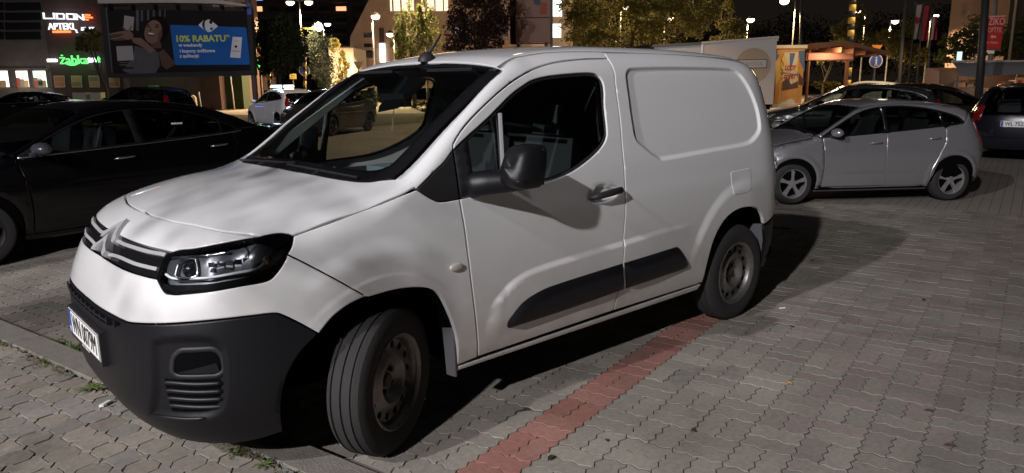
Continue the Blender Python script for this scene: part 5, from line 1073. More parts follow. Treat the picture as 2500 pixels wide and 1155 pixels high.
# ------------------------------------------------------------------ background frames
RZ=math.atan2(CR[1],CR[0]); RH=np.array((math.cos(RZ),math.sin(RZ))); FH=np.array((-RH[1],RH[0]))
class FR:
    """vertical plane facing the camera at a depth; local x right, y away, z up"""
    def __init__(s,dep,px,name,label,cat,group=None,turn=0.):
        s.dep=dep; s.o=at(px,203,dep); s.turn=turn; s.c,s.s=math.cos(turn),math.sin(turn); s.t=thing(name,(s.o[0],s.o[1],0),RZ+turn,label,cat,group)
    def q(s,px,py,dy=0.):
        """local point of the (turned) plane under a photo pixel"""
        d=CF+(px-1250)/FPX*CR-(py-577.5)/FPX*CU; n=np.array((-math.sin(RZ+s.turn),math.cos(RZ+s.turn))); e=np.array((n[1],-n[0]))
        k=((s.o[:2]-CP[:2])@n+dy)/(d[:2]@n); P=CP+d*k; return np.array(((P[:2]-s.o[:2])@e,dy,P[2]))
    def box(s,name,m,px0,py0,px1,py1,y0,y1,parent=None,**k):
        a=s.q(px0,py1); b=s.q(px1,py0); return MB().box((a[0],y0,a[2]),(b[0],y1,b[2])).build(name,m,parent or s.t,**k)
    def poly(s,name,m,pts,y,th=.01,parent=None,**k):
        P=[s.q(*p) for p in pts]; return MB().prism([(p[0],y,p[2]) for p in P],(0,th,0)).build(name,m,parent or s.t,**k)
    def text(s,name,st,px,py,h,m,y=-.02,parent=None,sx=1.,**k):
        p=s.q(px,py); sz=h*s.dep/FPX; return text(name,st,sz/.70,(p[0],y,p[2]),(1,0,0),(0,0,1),m,parent or s.t,sx=sx,**k)
BRICK=mat('brick_dark',(.085,.045,.038),.85,noise=(6,.6,(.05,.03,.028))); CLAD=mat('cladding_grey',(.13,.105,.098),.7,noise=(2,.5,(.09,.075,.07))); GLZ=mat('dark_glazing',(.012,.012,.016),.12,coat=.4); FRM=mat('frame_grey',(.07,.065,.07),.6)
# --- shop building on the left
S=FR(52,100,'shop_building','dark shop building with lit signs and three bright shop windows','building')
a=S.q(-700,400); b=S.q(100,0); c=S.q(518,0)
MB().box((a[0],.12,0),(b[0],9,9.2)).build('wall',CLAD,S.t); MB().box((b[0],0,0),(c[0],9,9.0)).build('brick_wall',BRICK,S.t); MB().box((c[0],1.,0),(c[0]+1.2,2.5,2.9)).build('ivy_hedge',mat('hedge_dark',(.018,.035,.012),.9,noise=(9,.6,(.03,.05,.015))),S.t)
for i in range(5): S.box('window',GLZ,-130+i*0,-60+i*27,92,-38+i*27,.04,.11) if i<1 else None
for k,(y0,y1) in enumerate(((-28,0),(5,26),(30,50),(54,73),(77,97))):
    for x0,x1 in((-300,-105),(-98,6),(12,96)):
        w=S.box('window',GLZ,x0,y0,x1,y1,.05,.115); S.box('frame',FRM,x0,y1-1,x1,y1+1.5,.02,.05,w)
S.box('fascia',FRM,-300,165,108,171,-.02,.115)
SHOPW=emat('shop_light',(1.,.86,.72),2.6); SHOPG=emat('shop_light_green',(.78,1.,.76),2.4)
for x0,x1,m in((-60,24,SHOPW),(36,72,SHOPW),(78,116,SHOPG)):
    w=S.box('shop_window',m,x0,173,x1,213,.06,.11); S.box('frame',FRM,x0-2,171,x0,215,.0,.06,w); S.box('frame',FRM,x1,171,x1+2,215,.0,.06,w)
    for j in range(3):
        xx=x0+4+j*(x1-x0-6)/3; S.box('window_display',mat('display_%d'%j,((.45,.10,.05),(.30,.28,.25),(.55,.40,.20))[j],.7),xx,190+3*j,xx+(x1-x0)/5,213,.02,.055,w)
S.box('window_poster',mat('poster_black',(.02,.02,.02),.7),94,198,103,209,-.0,.045); 
for k in range(3): S.box('window_poster',mat('poster_grey',(.35,.33,.36),.7),82,184+k*5,102,187+k*5,-.0,.045)
W5=emat('sign_white',(.88,.92,1.),1.6); R5=emat('sign_red',(1.,.13,.03),4.); G5=emat('sign_green',(.16,1.,.22),1.5); B5=emat('sign_blue_white',(.75,.85,1.),5.)
# lettering of the first sign is built from straight strokes
def strokes(F,m,segs,name,w=2.6,y=-.28):
    s=MB(); k=w*F.dep/FPX/2
    for (ax,ay),(bx,by) in segs:
        A,B_=F.q(ax,ay),F.q(bx,by); d=B_-A; d[1]=0; L=np.linalg.norm(d); d/=L; n=np.array((-d[2],0,d[0])); s.obox(((A+B_)/2)+np.array((0,y,0)),d*(L/2+k*.8),np.array((0,.06,0)),n*k)
    return s.build(name,m,F.t)
L_=[((112.5,33),(114,46)),((114,46),(133,46)),((137,33.5),(139,46.5)),((144,34.5),(146,46.5)),((144,34.5),(160,35)),((160,35),(162.5,39)),((162.5,39),(162.5,47)),((146,46.8),(162.5,47)),((169,35),(171,47.6)),((169,35),(186,35.5)),((186,35.5),(188,48)),((171,47.6),(188,48)),((192,36),(194,48.5)),((192,36),(208,48.6)),((208,37),(210,49.5))]
strokes(S,W5,L_,'sign_letters')
strokes(S,R5,[((215,37.5),(224,38)),((215,43),(230,44)),((216,48.5),(220,49))],'sign_arrow',3.2)
S.text('sign_letters','APTEKI',154.5,66,14.5,W5,y=-.25,bold=.006,sx=.92,depth=.05); strokes(S,W5,[((187,72.5),(192,74)),((192,74),(193,80)),((193,80),(195,80))],'sign_flourish',1.6)
S.text('sign_letters','z uśmiechem',156,77.5,6,R5,y=-.25,bold=.012,sx=.9,depth=.05); S.text('sign_letters','BILLET.',219,71.5,7,W5,y=-.25,bold=.012,depth=.05,shear=.2)
S.text('sign_letters','żabka',186,147.5,20,G5,y=-.3,bold=.0,depth=.06); 
sm=[((167,153.5),(171,157)),((171,157),(178,159)),((178,159),(186,159)),((186,159),(192,157)),((192,157),(195,153.8))]; strokes(S,G5,sm,'sign_smile',3.)
S.text('sign_letters','nano',134,147,8,B5,y=-.3,bold=.02,depth=.05); S.text('sign_letters','24h',231,147.5,8.5,B5,y=-.3,bold=.02,depth=.05); S.text('sign_letters','ż',247,147,11,G5,y=-.3,bold=.02,depth=.05)
bulb('sign_light',(S.q(186,150)[0],-.9,S.q(186,150)[2]),16,(.15,1.,.2),.4,S.t); bulb('sign_light',(S.q(162,45)[0],-.9,S.q(162,45)[2]),20,(.8,.85,1.),.4,S.t); bulb('shop_spill',(S.q(60,200)[0],-1.5,1.8),80,(1.,.85,.7),.6,S.t); bulb('sign_light',(S.q(400,180)[0],-1.5,2.6),14,(.2,1.,.25),.4,S.t)
PO=[mat('poster_orange',(.42,.17,.07),.6),mat('poster_salmon',(.50,.24,.14),.6),mat('poster_olive',(.22,.19,.07),.6)]; PFR=mat('poster_frame',(.55,.42,.32),.6)
for x,m,m2 in((146,PO[0],PO[0]),(188,PO[1],PO[2]),(231,PO[2],PO[1]),(280,PO[1],PO[0])):
    f=S.poly('poster',PFR,[(x-14,185),(x+12,185),(x+14,213.5),(x-11,213.5)],-.06,.05); S.poly('poster_print',m,[(x-12,187),(x+10.5,187),(x+11.3,199),(x-11,199)],-.075,.012,f); S.poly('poster_print',m2,[(x-11,200),(x+11.4,200),(x+12,211.5),(x-10,211.5)],-.075,.012,f)
for i,(x0,x1) in enumerate(((178,207),(220,243))):
    p=FR(49,x0,'planter','pale concrete planter under the '+('middle wall poster' if i==0 else 'right wall poster')+' of the shop','planter','planters along the shop wall'); q0,q1=p.q(x0,226),p.q(x1,226)
    MB().prism([(q0[0],0,.0),(q1[0],0,.0),(q1[0]+.06,0,q0[2]),(q0[0]-.06,0,q0[2])],(0,.6,0)).build('planter_box',mat('planter_stone',(.42,.40,.30),.8),p.t); MB().box((q0[0]+.04,.06,q0[2]-.02),(q1[0]-.04,.54,q0[2]+.02)).build('soil',SOIL,p.t)
# --- billboard
Bb=FR(31,430,'billboard','large unlit billboard with a laughing woman and a blue discount card','billboard')
BFR=mat('billboard_frame',(.018,.017,.020),.6,spec=.2); BBG=mat('print_black',(.012,.009,.010),.7,spec=.1); SK=mat('print_skin',(.21,.125,.09),.7,spec=.1,noise=(1.3,.7,(.13,.075,.055))); SK2=mat('print_skin_shade',(.115,.065,.048),.7,spec=.1,noise=(1.5,.7,(.07,.04,.03))); HAIR=mat('print_hair',(.012,.007,.006),.8,spec=.05); GREYP=mat('print_grey',(.10,.095,.10),.7,spec=.1,noise=(1.2,.8,(.05,.048,.052))); LGREY=mat('print_pale',(.27,.25,.26),.7,spec=.1); BLUE=mat('print_blue',(.012,.10,.36),.6,spec=.15); WHT=mat('print_white',(.62,.60,.62),.6); YEL=mat('print_yellow',(.52,.56,.08),.6); TEETH=mat('print_teeth',(.55,.5,.47),.6); MOUTH=mat('print_mouth',(.09,.02,.02),.6)
Bb.poly('frame',BFR,[(243,12),(612,18),(622,184),(262,190)],0,.35)
pn=Bb.poly('poster_panel',BBG,[(262,23),(602,27),(611,172),(276,180)],-.03,.028)
Bb.poly('inner_strip',GREYP,[(259,20),(262,20),(277,178),(274,178)],-.045,.03)
for x0,x1,yb in((333,340,75),(345,350,52),(360,365,50),(374,379,44),(389,394,43),(402,405,42)): Bb.poly('print_stripe',GREYP,[(x0,25),(x1,25),(x1,yb),(x0,yb)],-.034,.004,pn)
def blob(name,m,cx,cy,rx,ry,rot,y,n=22): 
    return Bb.poly(name,m,[(cx+rx*math.cos(a)*math.cos(rot)-ry*math.sin(a)*math.sin(rot),cy+rx*math.cos(a)*math.sin(rot)+ry*math.sin(a)*math.cos(rot)) for a in np.linspace(0,2*math.pi,n+1)[:-1]],y,.003,pn)
blob('print_hair_shape',HAIR,384,72,29,33,.2,-.036); Bb.poly('print_neck',SK2,[(366,96),(392,100),(396,118),(372,118)],-.037,.003,pn)
Bb.poly('print_sleeve',GREYP,[(330,112),(352,118),(376,118),(388,130),(392,160),(380,179),(318,180),(300,172),(326,140)],-.038,.003,pn); Bb.poly('print_shoulder',SK2,[(388,128),(400,120),(426,150),(428,158),(408,170),(396,160)],-.0385,.003,pn)
blob('print_face',SK,375,78,21,29,.22,-.040); blob('print_cheek',SK2,392,86,5,14,.25,-.042)
blob('print_eye',HAIR,363,65,4,1.6,.1,-.043); blob('print_eye',HAIR,384,66,4.5,1.8,.15,-.043); blob('print_brow',HAIR,362,60.5,5.5,1.,.05,-.043); blob('print_brow',HAIR,385,61,6,1.2,.25,-.043)
Bb.poly('print_nose',SK2,[(369,66),(372,76),(366,77.5),(364,75)],-.043,.003,pn); blob('print_mouth_shape',MOUTH,370,84,9,5.4,.12,-.043); blob('print_teeth_row',TEETH,370,82.2,7.6,2.,.12,-.045)
Bb.poly('print_forearm',SK,[(322,92),(346,93),(368,112),(378,124),(368,130),(346,113),(326,104)],-.0415,.003,pn); blob('print_palm',SK,312,86,15,11,.2,-.042)
for i,(x0,y0,x1,y1) in enumerate(((304,78,268,84),(302,84,270,89),(304,90,272,95),(306,96,278,98),(316,78,322,64),(309,76,300,66))):
    d=np.array((x1-x0,y1-y0),float); d/=np.linalg.norm(d); n=np.array((-d[1],d[0]))*2.6; Bb.poly('print_finger',SK if i%2==0 else SK2,[(x0+n[0],y0+n[1]),(x1+n[0]*.7,y1+n[1]*.7),(x1+d[0]*1.5,y1+d[1]*1.5),(x1-n[0]*.7,y1-n[1]*.7),(x0-n[0],y0-n[1])],-.043-.0004*i,.003,pn)
Bb.poly('print_phone_back',LGREY,[(305,38),(329,42),(326,75),(302,72)],-.0395,.003,pn); Bb.poly('print_white_square',LGREY,[(285,113),(325,112),(328,147),(288,149)],-.041,.003,pn)
for j,(y0,y1) in enumerate(((152,154),(157,160),(164,168))): Bb.poly('print_caption_bar',GREYP if j<2 else BBG,[(292,y0),(326,y0),(328,y1),(294,y1)],-.041,.003,pn)
cd=Bb.poly('blue_card',BLUE,rounded([(416,61),(602,67),(611,158),(428,159)],4),-.040,.006)
Lg=lambda nm,m,pts,y=-.046: Bb.poly(nm,m,pts,y,.004,cd)
Lg('logo_left_arrow',WHT,[(485.5,61.5),(499,49),(495.5,55),(494.5,62),(496,69),(499.5,74)]); 
Lg('logo_right_arrow',WHT,rounded([(501.5,52),(507,48),(513,48),(534,64.5),(514,79),(506,77.5),(502,70),(500.5,61)],3))
def lb(nm,m,cx,cy,rx,ry,y): return Bb.poly(nm,m,[(cx+rx*math.cos(a),cy+ry*math.sin(a)) for a in np.linspace(0,2*math.pi,19)[:-1]],y,.003,cd)
lb('logo_notch',BBG,516,54,4,5,-.049); lb('logo_notch',BLUE,517.5,70.5,3.6,3.6,-.049)
Bb.text('card_headline','10% RABATU*',495,95,14,YEL,y=-.045,parent=cd,bold=.012,sx=1.04,depth=.002)
for st,px,py in(('w weekendy',466,110.5),('i kupony zniżkowe',483,124.5),('z aplikacją',463.5,137)): Bb.text('card_line',st,px,py,7.2,WHT,y=-.045,parent=cd,bold=.006,sx=1.06,depth=.002)
ph=Bb.poly('phone_shape',WHT,[(569,90),(592,91),(588,142),(563,140)],-.046,.005,cd); Bb.poly('phone_line',GREYP,[(572,100),(585,100.4),(585,101),(572,100.6)],-.05,.003,cd); Bb.poly('phone_line',GREYP,[(566,124),(588,125),(588,126),(566,125)],-.05,.003,cd); lb('phone_logo',BBG,577,114,3.2,3.2,-.05)
Bb.poly('canopy',mat('canopy_steel',(.33,.29,.26),.5),[(256,2),(420,-1),(540,3),(612,14),(612,19),(540,12),(420,10),(257,12)],-.55,.5)
for x in np.linspace(275,600,7): Bb.box('canopy_bracket',BFR,x-1,8,x+1,24,-.4,0)
POSTB=mat('post_brown',(.055,.035,.028),.6); 
for nm,x0,x1 in(('post',612,622),('post',300,309)): 
    p0,p1=Bb.q(x0,190),Bb.q(x1,190); MB().box((p0[0],.05,0),(p1[0],.25,9 if x0>600 else p0[2])).build(nm,POSTB,Bb.t)
Bb.box('blue_marker',mat('marker_blue',(.03,.05,.30),.5),606,8,614,36,-.1,.04)
# --- houses behind
PINK=mat('render_pink',(.42,.31,.25),.85,noise=(.8,.5,(.36,.26,.21))); HG=FR(78,960,'gabled_house','pink gabled house with large lit windows behind the lamp posts','building')
q=[HG.q(*p) for p in((855,215),(855,90),(935,-70),(1010,-160),(1340,-160),(1340,215))]; MB().prism([(p[0],0,p[2]) for p in q],(0,12,0)).build('wall',PINK,HG.t)
LITW=emat('window_lit_warm',(1.,.74,.50),1.7); BAR=mat('window_bar',(.10,.06,.04),.7)
for x0,x1 in((948,1008),(1030,1092)):
    w=HG.box('window',LITW,x0,-45,x1,27,-.06,-.02)
    for y in(-20,-5,6,16): HG.box('window_bar',BAR,x0,y,x1,y+.8,-.10,-.06,w)
    for k in range(3): xx=x0+(k+.5)*(x1-x0)/3; HG.box('window_bar',BAR,xx,-45,xx+.8,27,-.11,-.065,w)
HG.box('pier',PINK,936,-100,948,33,-.5,0)
for x0,y0,x1,y1 in((888,80,908,92),(890,123,912,142),(889,106,910,115),(1105,40,1150,80),(1200,40,1240,90)): HG.box('window',GLZ,x0,y0,x1,y1,-.05,-.01)
HG.box('ledge',CLAD,855,114,1000,116,-.12,0); HG.box('dark_panel',BRICK,927,68,937,107,-.10,-.02); HG.box('lit_sign_strip',emat('strip_light',(1.,.9,.82),3.5),929,106,940,152,-.25,-.05)
W2=FR(70,835,'small_white_house','small flat white house left of the gabled house','building'); W2.box('wall',mat('render_white',(.50,.46,.40),.85),808,116,862,222,0,6); W2.box('coping',CLAD,806,114,863,117,-.1,6.1); W2.box('door',FRM,841,165,847,190,-.05,-.01)
T=FR(120,760,'apartment_tower','dark apartment tower with a few lit windows behind the trees','building'); T.box('wall',mat('tower_wall',(.055,.042,.042),.85),560,-400,905,215,0,15)
WOFF=mat('window_dark',(.02,.02,.028),.2); WR=emat('window_lit_red',(1.,.42,.2),1.6); WB_=emat('window_lit_blue',(.35,.45,1.),1.8)
for i in range(8):
    for j in range(9):
        x0,y0=575+i*41,-38+j*27; m=WOFF; 
        if (i,j)==(1,2) or (i,j)==(6,2): m=WR
        if (i,j)==(1,1): m=WB_
        w=T.box('window',m,x0,y0,x0+24,y0+12,-.08,-.02)
        if i in(4,5,6): T.box('balcony',mat('balcony_slab',(.09,.07,.068),.8),x0-6,y0+12,x0+32,y0+19,-1.1,0,w)
RB=FR(60,2470,'corner_house','pink-lit house wall rising at the upper right corner','building'); RB.box('wall',mat('render_brown',(.16,.105,.085),.85,noise=(.8,.5,(.13,.085,.07))),2440,-260,2900,220,0,8); RB.box('ledge',BRICK,2438,64,2900,66,-.15,0)
# --- advertising wall between the trees
AW=FR(40,1300,'advertising_wall','faded poster wall with leaf shadows standing between the trees','billboard',turn=rad(-14)); AW.box('board',mat('poster_faded',(.40,.25,.18),.7,noise=(.8,.8,(.30,.17,.15))),1258,-120,1343,104,0,.35); AW.box('side_frame',BFR,1246,-120,1258,107,-.05,.4); AW.box('seam',BFR,1258,43,1343,44,-.02,0)
AW.poly('poster_print',mat('poster_red_patch',(.42,.10,.06),.7),[(1320,5),(1336,8),(1334,36),(1318,34)],-.01,.008); AW.poly('poster_print',mat('poster_blue_patch',(.08,.10,.18),.7),[(1300,-20),(1322,-20),(1318,14),(1304,10)],-.01,.008); AW.box('base_rail',BFR,1246,104,1345,108,-.1,.45)
for x in(1262,1330): AW.box('post',POSTB,x,106,x+5,250,.05,.3)
LB2=FR(66,1355,'lit_shop_front','bright shop front glimpsed between the poster wall and the big tree','shop'); LB2.box('wall',CLAD,1335,-60,1400,215,.1,5); LB2.box('window',emat('window_lit_cool',(.92,.97,.90),2.2),1345,-20,1372,40,0,.08); LB2.box('window',emat('window_lit_cool2',(.92,1.,.93),1.8),1343,58,1370,92,0,.08)
for x in(1350,1357,1364): LB2.box('window_bar',BAR,x,-20,x+.8,40,-.05,.0)
# --- trees
def leafmat(n,a,b):
    m=mat(n,a,.65,noise=(1.6,.6,b)); nt=m.node_tree; p=nt.nodes['Principled BSDF']; t=nt.nodes.new('ShaderNodeBsdfTranslucent'); x=nt.nodes.new('ShaderNodeMixShader'); x.inputs[0].default_value=.42
    src=p.inputs['Base Color'].links[0].from_socket; g=nt.nodes.new('ShaderNodeGamma'); g.inputs[1].default_value=.85; nt.links.new(src,g.inputs[0]); nt.links.new(g.outputs[0],t.inputs[0]); nt.links.new(p.outputs[0],x.inputs[1]); nt.links.new(t.outputs[0],x.inputs[2]); nt.links.new(x.outputs[0],nt.nodes['Material Output'].inputs[0]); return m
LM=dict(dark=leafmat('leaf_dark',(.020,.030,.012),(.040,.045,.015)),green=leafmat('leaf_green',(.050,.085,.022),(.10,.105,.026)),red=leafmat('leaf_red',(.060,.020,.018),(.030,.022,.014)),yellow=leafmat('leaf_yellow',(.12,.115,.022),(.16,.12,.02)),olive=leafmat('leaf_olive',(.058,.070,.018),(.115,.095,.022)),blue=leafmat('leaf_conifer',(.018,.032,.026),(.035,.050,.030)))
BARK=mat('bark',(.050,.036,.026),.9,noise=(12,.6,(.03,.022,.017)))
def tree(px,dep,blobs,n,leaf,mk,label,trunk=True,name='tree',group='trees around the square',zmin=.3):
    """blobs: (px,py,rx_px,ry_px) clumps of the crown; leaves are spread through them"""
    o=at(px,203,dep); t=thing(name,(o[0],o[1],0),RZ,label,'tree' if name!='shrub' else 'shrub',group); k=dep/FPX; rg=np.random.default_rng(abs(hash((px,dep)))%9999 if False else int(px*7+dep))
    C=[];A=sum(b[2]*b[3] for b in blobs)
    for bx,by,rx,ry in blobs:
        m=int(n*rx*ry/A); c=np.array(((bx-px)*k,0,1.588+(203-by)*k))
        d=rg.normal(size=(m,3)); d/=np.linalg.norm(d,axis=1,keepdims=True); r=rg.uniform(.25,1,(m,1))**.6
        sub=rg.normal(size=(max(4,m//60),3)); sub/=np.linalg.norm(sub,axis=1,keepdims=True); sub*=rg.uniform(.45,1,(len(sub),1))
        w=rg.integers(0,len(sub),m); p=np.where(rg.random((m,1))<.7,sub[w]+d*r*.26,d*r); C.append(c+p*np.array((rx*k,min(rx,ry)*k*.9+.2,ry*k)))
    C=np.vstack(C); C=C[C[:,2]>zmin]; m=len(C); s=leaf*rg.uniform(.6,1.35,(m,1)); u=rg.normal(size=(m,3)); u/=np.linalg.norm(u,axis=1,keepdims=True); v=np.cross(u,rg.normal(size=(m,3))); v/=np.linalg.norm(v,axis=1,keepdims=True)
    V=np.stack([C-u*s*.9,C-v*s*.45,C+u*s*.9,C+v*s*.45],1).reshape(-1,3); F=[(4*i,4*i+1,4*i+2,4*i+3) for i in range(m)]
    obj('crown',mesh('crown',V,F,LM[mk]),t)
    if trunk:
        b=max(blobs,key=lambda q:q[2]*q[3]); top=np.array(((b[0]-px)*k,0,1.588+(203-b[1])*k)); h=top[2]; tm=MB().tube([(0,0,-.1),(.03*h*.2,0,h*.35),(top[0]*.6,0,h*.7),tuple(top)],[.035*h*.6+.05,.03*h*.5+.03,.02*h*.4+.02,.02],8)
        for _ in range(7):
            q=C[rg.integers(0,m)]; z0=rg.uniform(.35,.85); st=np.array((top[0]*.6*z0,0,h*z0)); tm.tube([st,(st+q)/2+np.array((0,0,.1*h*.3)),q],[.018*h*.3+.015,.012*h*.3+.008,.006],5)
        tm.build('trunk',BARK,t,True)
    return t
tree(680,34,[(690,110,62,72),(655,90,40,45),(725,120,34,50),(690,60,40,28),(670,150,45,40)],9000,.075,'dark','round dark leafy tree right of the billboard post')
tree(800,62,[(790,150,32,72),(775,110,22,45),(805,185,30,40),(785,80,14,28)],5000,.10,'blue','drooping conifer right of the double-headed lamp post')
tree(836,58,[(822,112,14,18),(838,160,15,34),(834,190,14,20)],1300,.12,'yellow','slim yellow-lit young tree before the small white house')
tree(1010,52,[(1005,75,34,60),(980,105,22,45),(1050,90,34,50),(1040,40,24,30),(1000,130,40,25)],5200,.10,'green','pale green drooping tree in front of the gabled house')
tree(1165,36,[(1160,50,68,70),(1120,80,36,55),(1205,70,42,55),(1170,-10,70,40),(1150,115,70,22),(1225,20,30,50)],9500,.085,'red','dark red-leaved tree above the van roof')
tree(1530,57,[(1520,60,110,62),(1430,70,60,55),(1620,60,80,62),(1560,-10,130,60),(1690,40,55,60),(1480,105,110,22),(1400,20,40,60),(1720,0,30,60)],21000,.12,'olive','big olive-green tree behind the van roof with lamplight in its leaves')
tree(1795,60,[(1795,85,22,26),(1765,60,26,50),(1810,95,12,14),(1755,110,22,20)],1700,.13,'olive','small dim tree behind the white trailer')
tree(2065,58,[(2070,80,26,34),(2040,95,24,26),(2090,60,22,30),(2110,110,26,26)],2600,.12,'olive','small lamp-lit tree behind the striped pole')
tree(2180,56,[(2175,112,34,26),(2205,85,26,22),(2150,100,22,18),(2190,140,40,20),(2230,150,36,26)],3800,.11,'yellow','pale lamp-lit tree left of the flag poles')
tree(2330,48,[(2330,120,45,30),(2380,95,50,38),(2400,130,70,28),(2320,150,50,22)],6500,.10,'green','broad green bush tree left of the red banner',True)
tree(2480,46,[(2470,105,42,38),(2500,85,46,34),(2520,120,40,30)],4000,.10,'green','green bush tree right of the red banner')
tree(257,47,[(228,100,28,22),(240,85,18,20),(210,108,14,12)],900,.13,'olive','small olive tree left of the billboard under the lit signs')
tree(2010,62,[(1990,140,14,14),(2000,155,16,14),(2030,140,24,14),(2050,150,20,14)],1500,.10,'yellow','row of small lit saplings seen under the pergola')
for i,(px,dep,bl,mk,lb_) in enumerate(((870,40,[(905,232,38,14),(880,238,30,10)],'green','low green shrub seen through the van windscreen'),(1030,38,[(1030,255,32,11),(1040,248,20,9)],'yellow','dry yellow shrub seen through the right of the windscreen'),(2010,36,[(2010,215,34,12),(2030,212,20,10)],'yellow','dry grass clump beside the painted kiosk'),(2210,34,[(2215,218,36,9),(2250,216,30,8)],'yellow','dry grass clump before the flag poles'))): tree(px,dep,bl,700,.07,mk,lb_,False,'shrub','shrubs of the verges',.0)
WOODS=FR(150,2150,'far_trees','dark mass of tall trees closing the view on the right','trees'); WOODS.t.name='far_trees'
tw=tree(2150,150,[(1750,130,120,60),(1950,120,150,70),(2150,125,160,75),(2320,110,150,80),(2450,120,120,80)],30000,.30,'dark','dark mass of tall trees closing the view behind the square',False); bpy.data.objects.remove(WOODS.t); tw['kind']='stuff'; tw.name='far_woods'
# --- white trailer and kiosk
TR=FR(27.2,1890,'food_trailer','white box trailer with a beige round logo behind the van roof','trailer',turn=rad(-19)); TWH=mat('trailer_white',(.40,.36,.34),.5); TGR=mat('trailer_grey',(.34,.36,.40),.5)
def trq(px,py): return TR.q(px,py)
x0,x1,xs=trq(1595,150)[0],trq(1894,150)[0],trq(1714,150)[0]; zz=lambda px,py:trq(px,py)[2]
zl,zm,zr=zz(1595,113),zz(1714,107),zz(1894,93)
MB().prism([(xs,0,.75),(x1,0,.75),(x1,0,zr),(xs,0,zm)],(0,2.3,0)).build('box_body',TWH,TR.t); MB().prism([(x0,.04,.75),(xs,.04,.75),(xs,.04,zm-.03),(x0,.04,zl-.03)],(0,2.2,0)).build('box_body',TGR,TR.t)
MB().prism([(xs-.05,-.05,zm),(x1+.06,-.05,zr),(x1+.06,-.05,zr+.07),(xs-.05,-.05,zm+.07)],(0,2.4,0)).build('roof_edge',TWH,TR.t); MB().prism([(x0-.05,-.03,zl-.03),(xs-.05,-.03,zm-.03),(xs-.05,-.03,zm+.06),(x0-.05,-.03,zl+.06)],(0,2.3,0)).build('roof_edge',FRM,TR.t); MB().box((xs-.05,-.04,.8),(xs+.02,-.0,zm-.02)).build('corner_strip',mat('strip_pale',(.6,.62,.66),.4),TR.t)
c=trq(1838,160); r=.62; BEI=mat('logo_beige',(.33,.25,.16),.6); MB().prism([(c[0]+r*math.cos(a),-.012,c[2]+r*math.sin(a)) for a in np.linspace(0,2*math.pi,33)[:-1]],(0,.01,0)).build('logo_disc',BEI,TR.t)
a,b=trq(1796,160),trq(1874,136); lbx=MB().box((a[0],-.022,c[2]-.10),(b[0]+.0,-.014,c[2]+.22)).build('logo_box',TWH,TR.t); INKB=mat('logo_ink',(.06,.045,.035),.6)
for A,B_ in(((a[0],-.028,c[2]-.10),(b[0],-.023,c[2]-.075)),((a[0],-.028,c[2]+.195),(b[0],-.023,c[2]+.22)),((a[0],-.028,c[2]-.10),(a[0]+.025,-.023,c[2]+.22)),((b[0]-.025,-.028,c[2]-.10),(b[0],-.023,c[2]+.22))): MB().box(A,B_).build('logo_frame',INKB,lbx)
text('logo_lettering','MAŁODA',.19,((a[0]+b[0])/2,-.025,c[2]+.05),(1,0,0),(0,0,1),mat('logo_letter_grey',(.22,.19,.17),.6),lbx,depth=.002)
MB().sphere((trq(1740,100)[0],1.2,zm+.07),.32,14,6,(1,1,.3)).build('roof_vent',TWH,TR.t,True)
for yy in(.3,2.0): MB().lathe([(.001,-.1),(.33,-.1),(.33,.1),(.001,.1)],18,'y',(x1-1.6,yy,.33)).build('wheel',CTY,TR.t)
MB().box((x0,.2,.55),(x1-.1,2.1,.75)).build('chassis',CDK,TR.t)
KI=FR(29.5,1925,'ice_cream_kiosk','small kiosk wrapped in orange and blue rays with red lettering','kiosk'); KO=mat('wrap_orange',(.50,.17,.04),.6,noise=(2.2,.7,(.55,.33,.08))); KB=mat('wrap_blue',(.08,.13,.20),.6); KY=mat('wrap_yellow',(.60,.42,.10),.6); KR=mat('wrap_red',(.40,.03,.02),.6); KC=mat('wrap_cream',(.58,.50,.36),.6); KBR=mat('wrap_brown',(.10,.045,.03),.6)
KI.box('wall',KO,1890,112,1966,252,0,1.6); KI.box('cornice',KC,1886,110,1969,119,-.12,1.7); KI.box('base',KC,1882,252,1968,263,-.15,1.6); dr=KI.box('door',KC,1906,128,1948,258,-.05,-.005)
cx,cy=1927,180
for k in range(12):
    a0=2*math.pi*k/12; a1=a0+math.pi/12; pts=[(cx,cy)]
    for a in(a0,a1):
        t_=min(abs(20/math.cos(a)) if abs(math.cos(a))>.05 else 99,abs(50/math.sin(a)) if abs(math.sin(a))>.05 else 99); pts.append((cx+t_*math.cos(a),cy+t_*math.sin(a)))
    KI.poly('ray',(KB,KY,KY)[k%3],pts,-.062,.01,dr)
KI.poly('side_ray',KB,[(1950,125),(1964,122),(1964,175),(1952,150)],-.02,.012); KI.poly('side_ray',KB,[(1892,125),(1902,135),(1898,150),(1892,148)],-.02,.012); KI.poly('side_ray',KY,[(1892,150),(1903,140),(1904,190),(1893,210)],-.02,.012); KI.poly('side_ray',KBR,[(1950,178),(1962,195),(1962,210),(1949,206)],-.02,.012)
KI.poly('print_mountain',KBR,[(1908,200),(1920,192),(1930,206),(1946,198),(1946,222),(1908,222)],-.075,.01,dr); KI.poly('print_sand',KO,[(1908,222),(1946,215),(1946,256),(1934,240),(1908,248)],-.078,.01,dr); KI.poly('print_stripes',KC,[(1910,248),(1930,240),(1944,257),(1908,257)],-.08,.01,dr)
KI.text('kiosk_lettering','LODY',1928,166,11,KR,y=-.085,parent=dr,bold=.008,sx=.62,depth=.004); KI.text('kiosk_lettering','GOFRY',1926,188,10,KR,y=-.085,parent=dr,bold=.008,sx=.6,depth=.004)
bulb('kiosk_light',(KI.q(1925,120)[0],-2.2,3.4),130,(1.,.72,.45),.3,KI.t)
PE=FR(31,2050,'pergola','brown timber pergola roof right of the kiosk','pergola'); WD=mat('pergola_wood',(.17,.075,.040),.7,noise=(3,.6,(.11,.05,.028)))
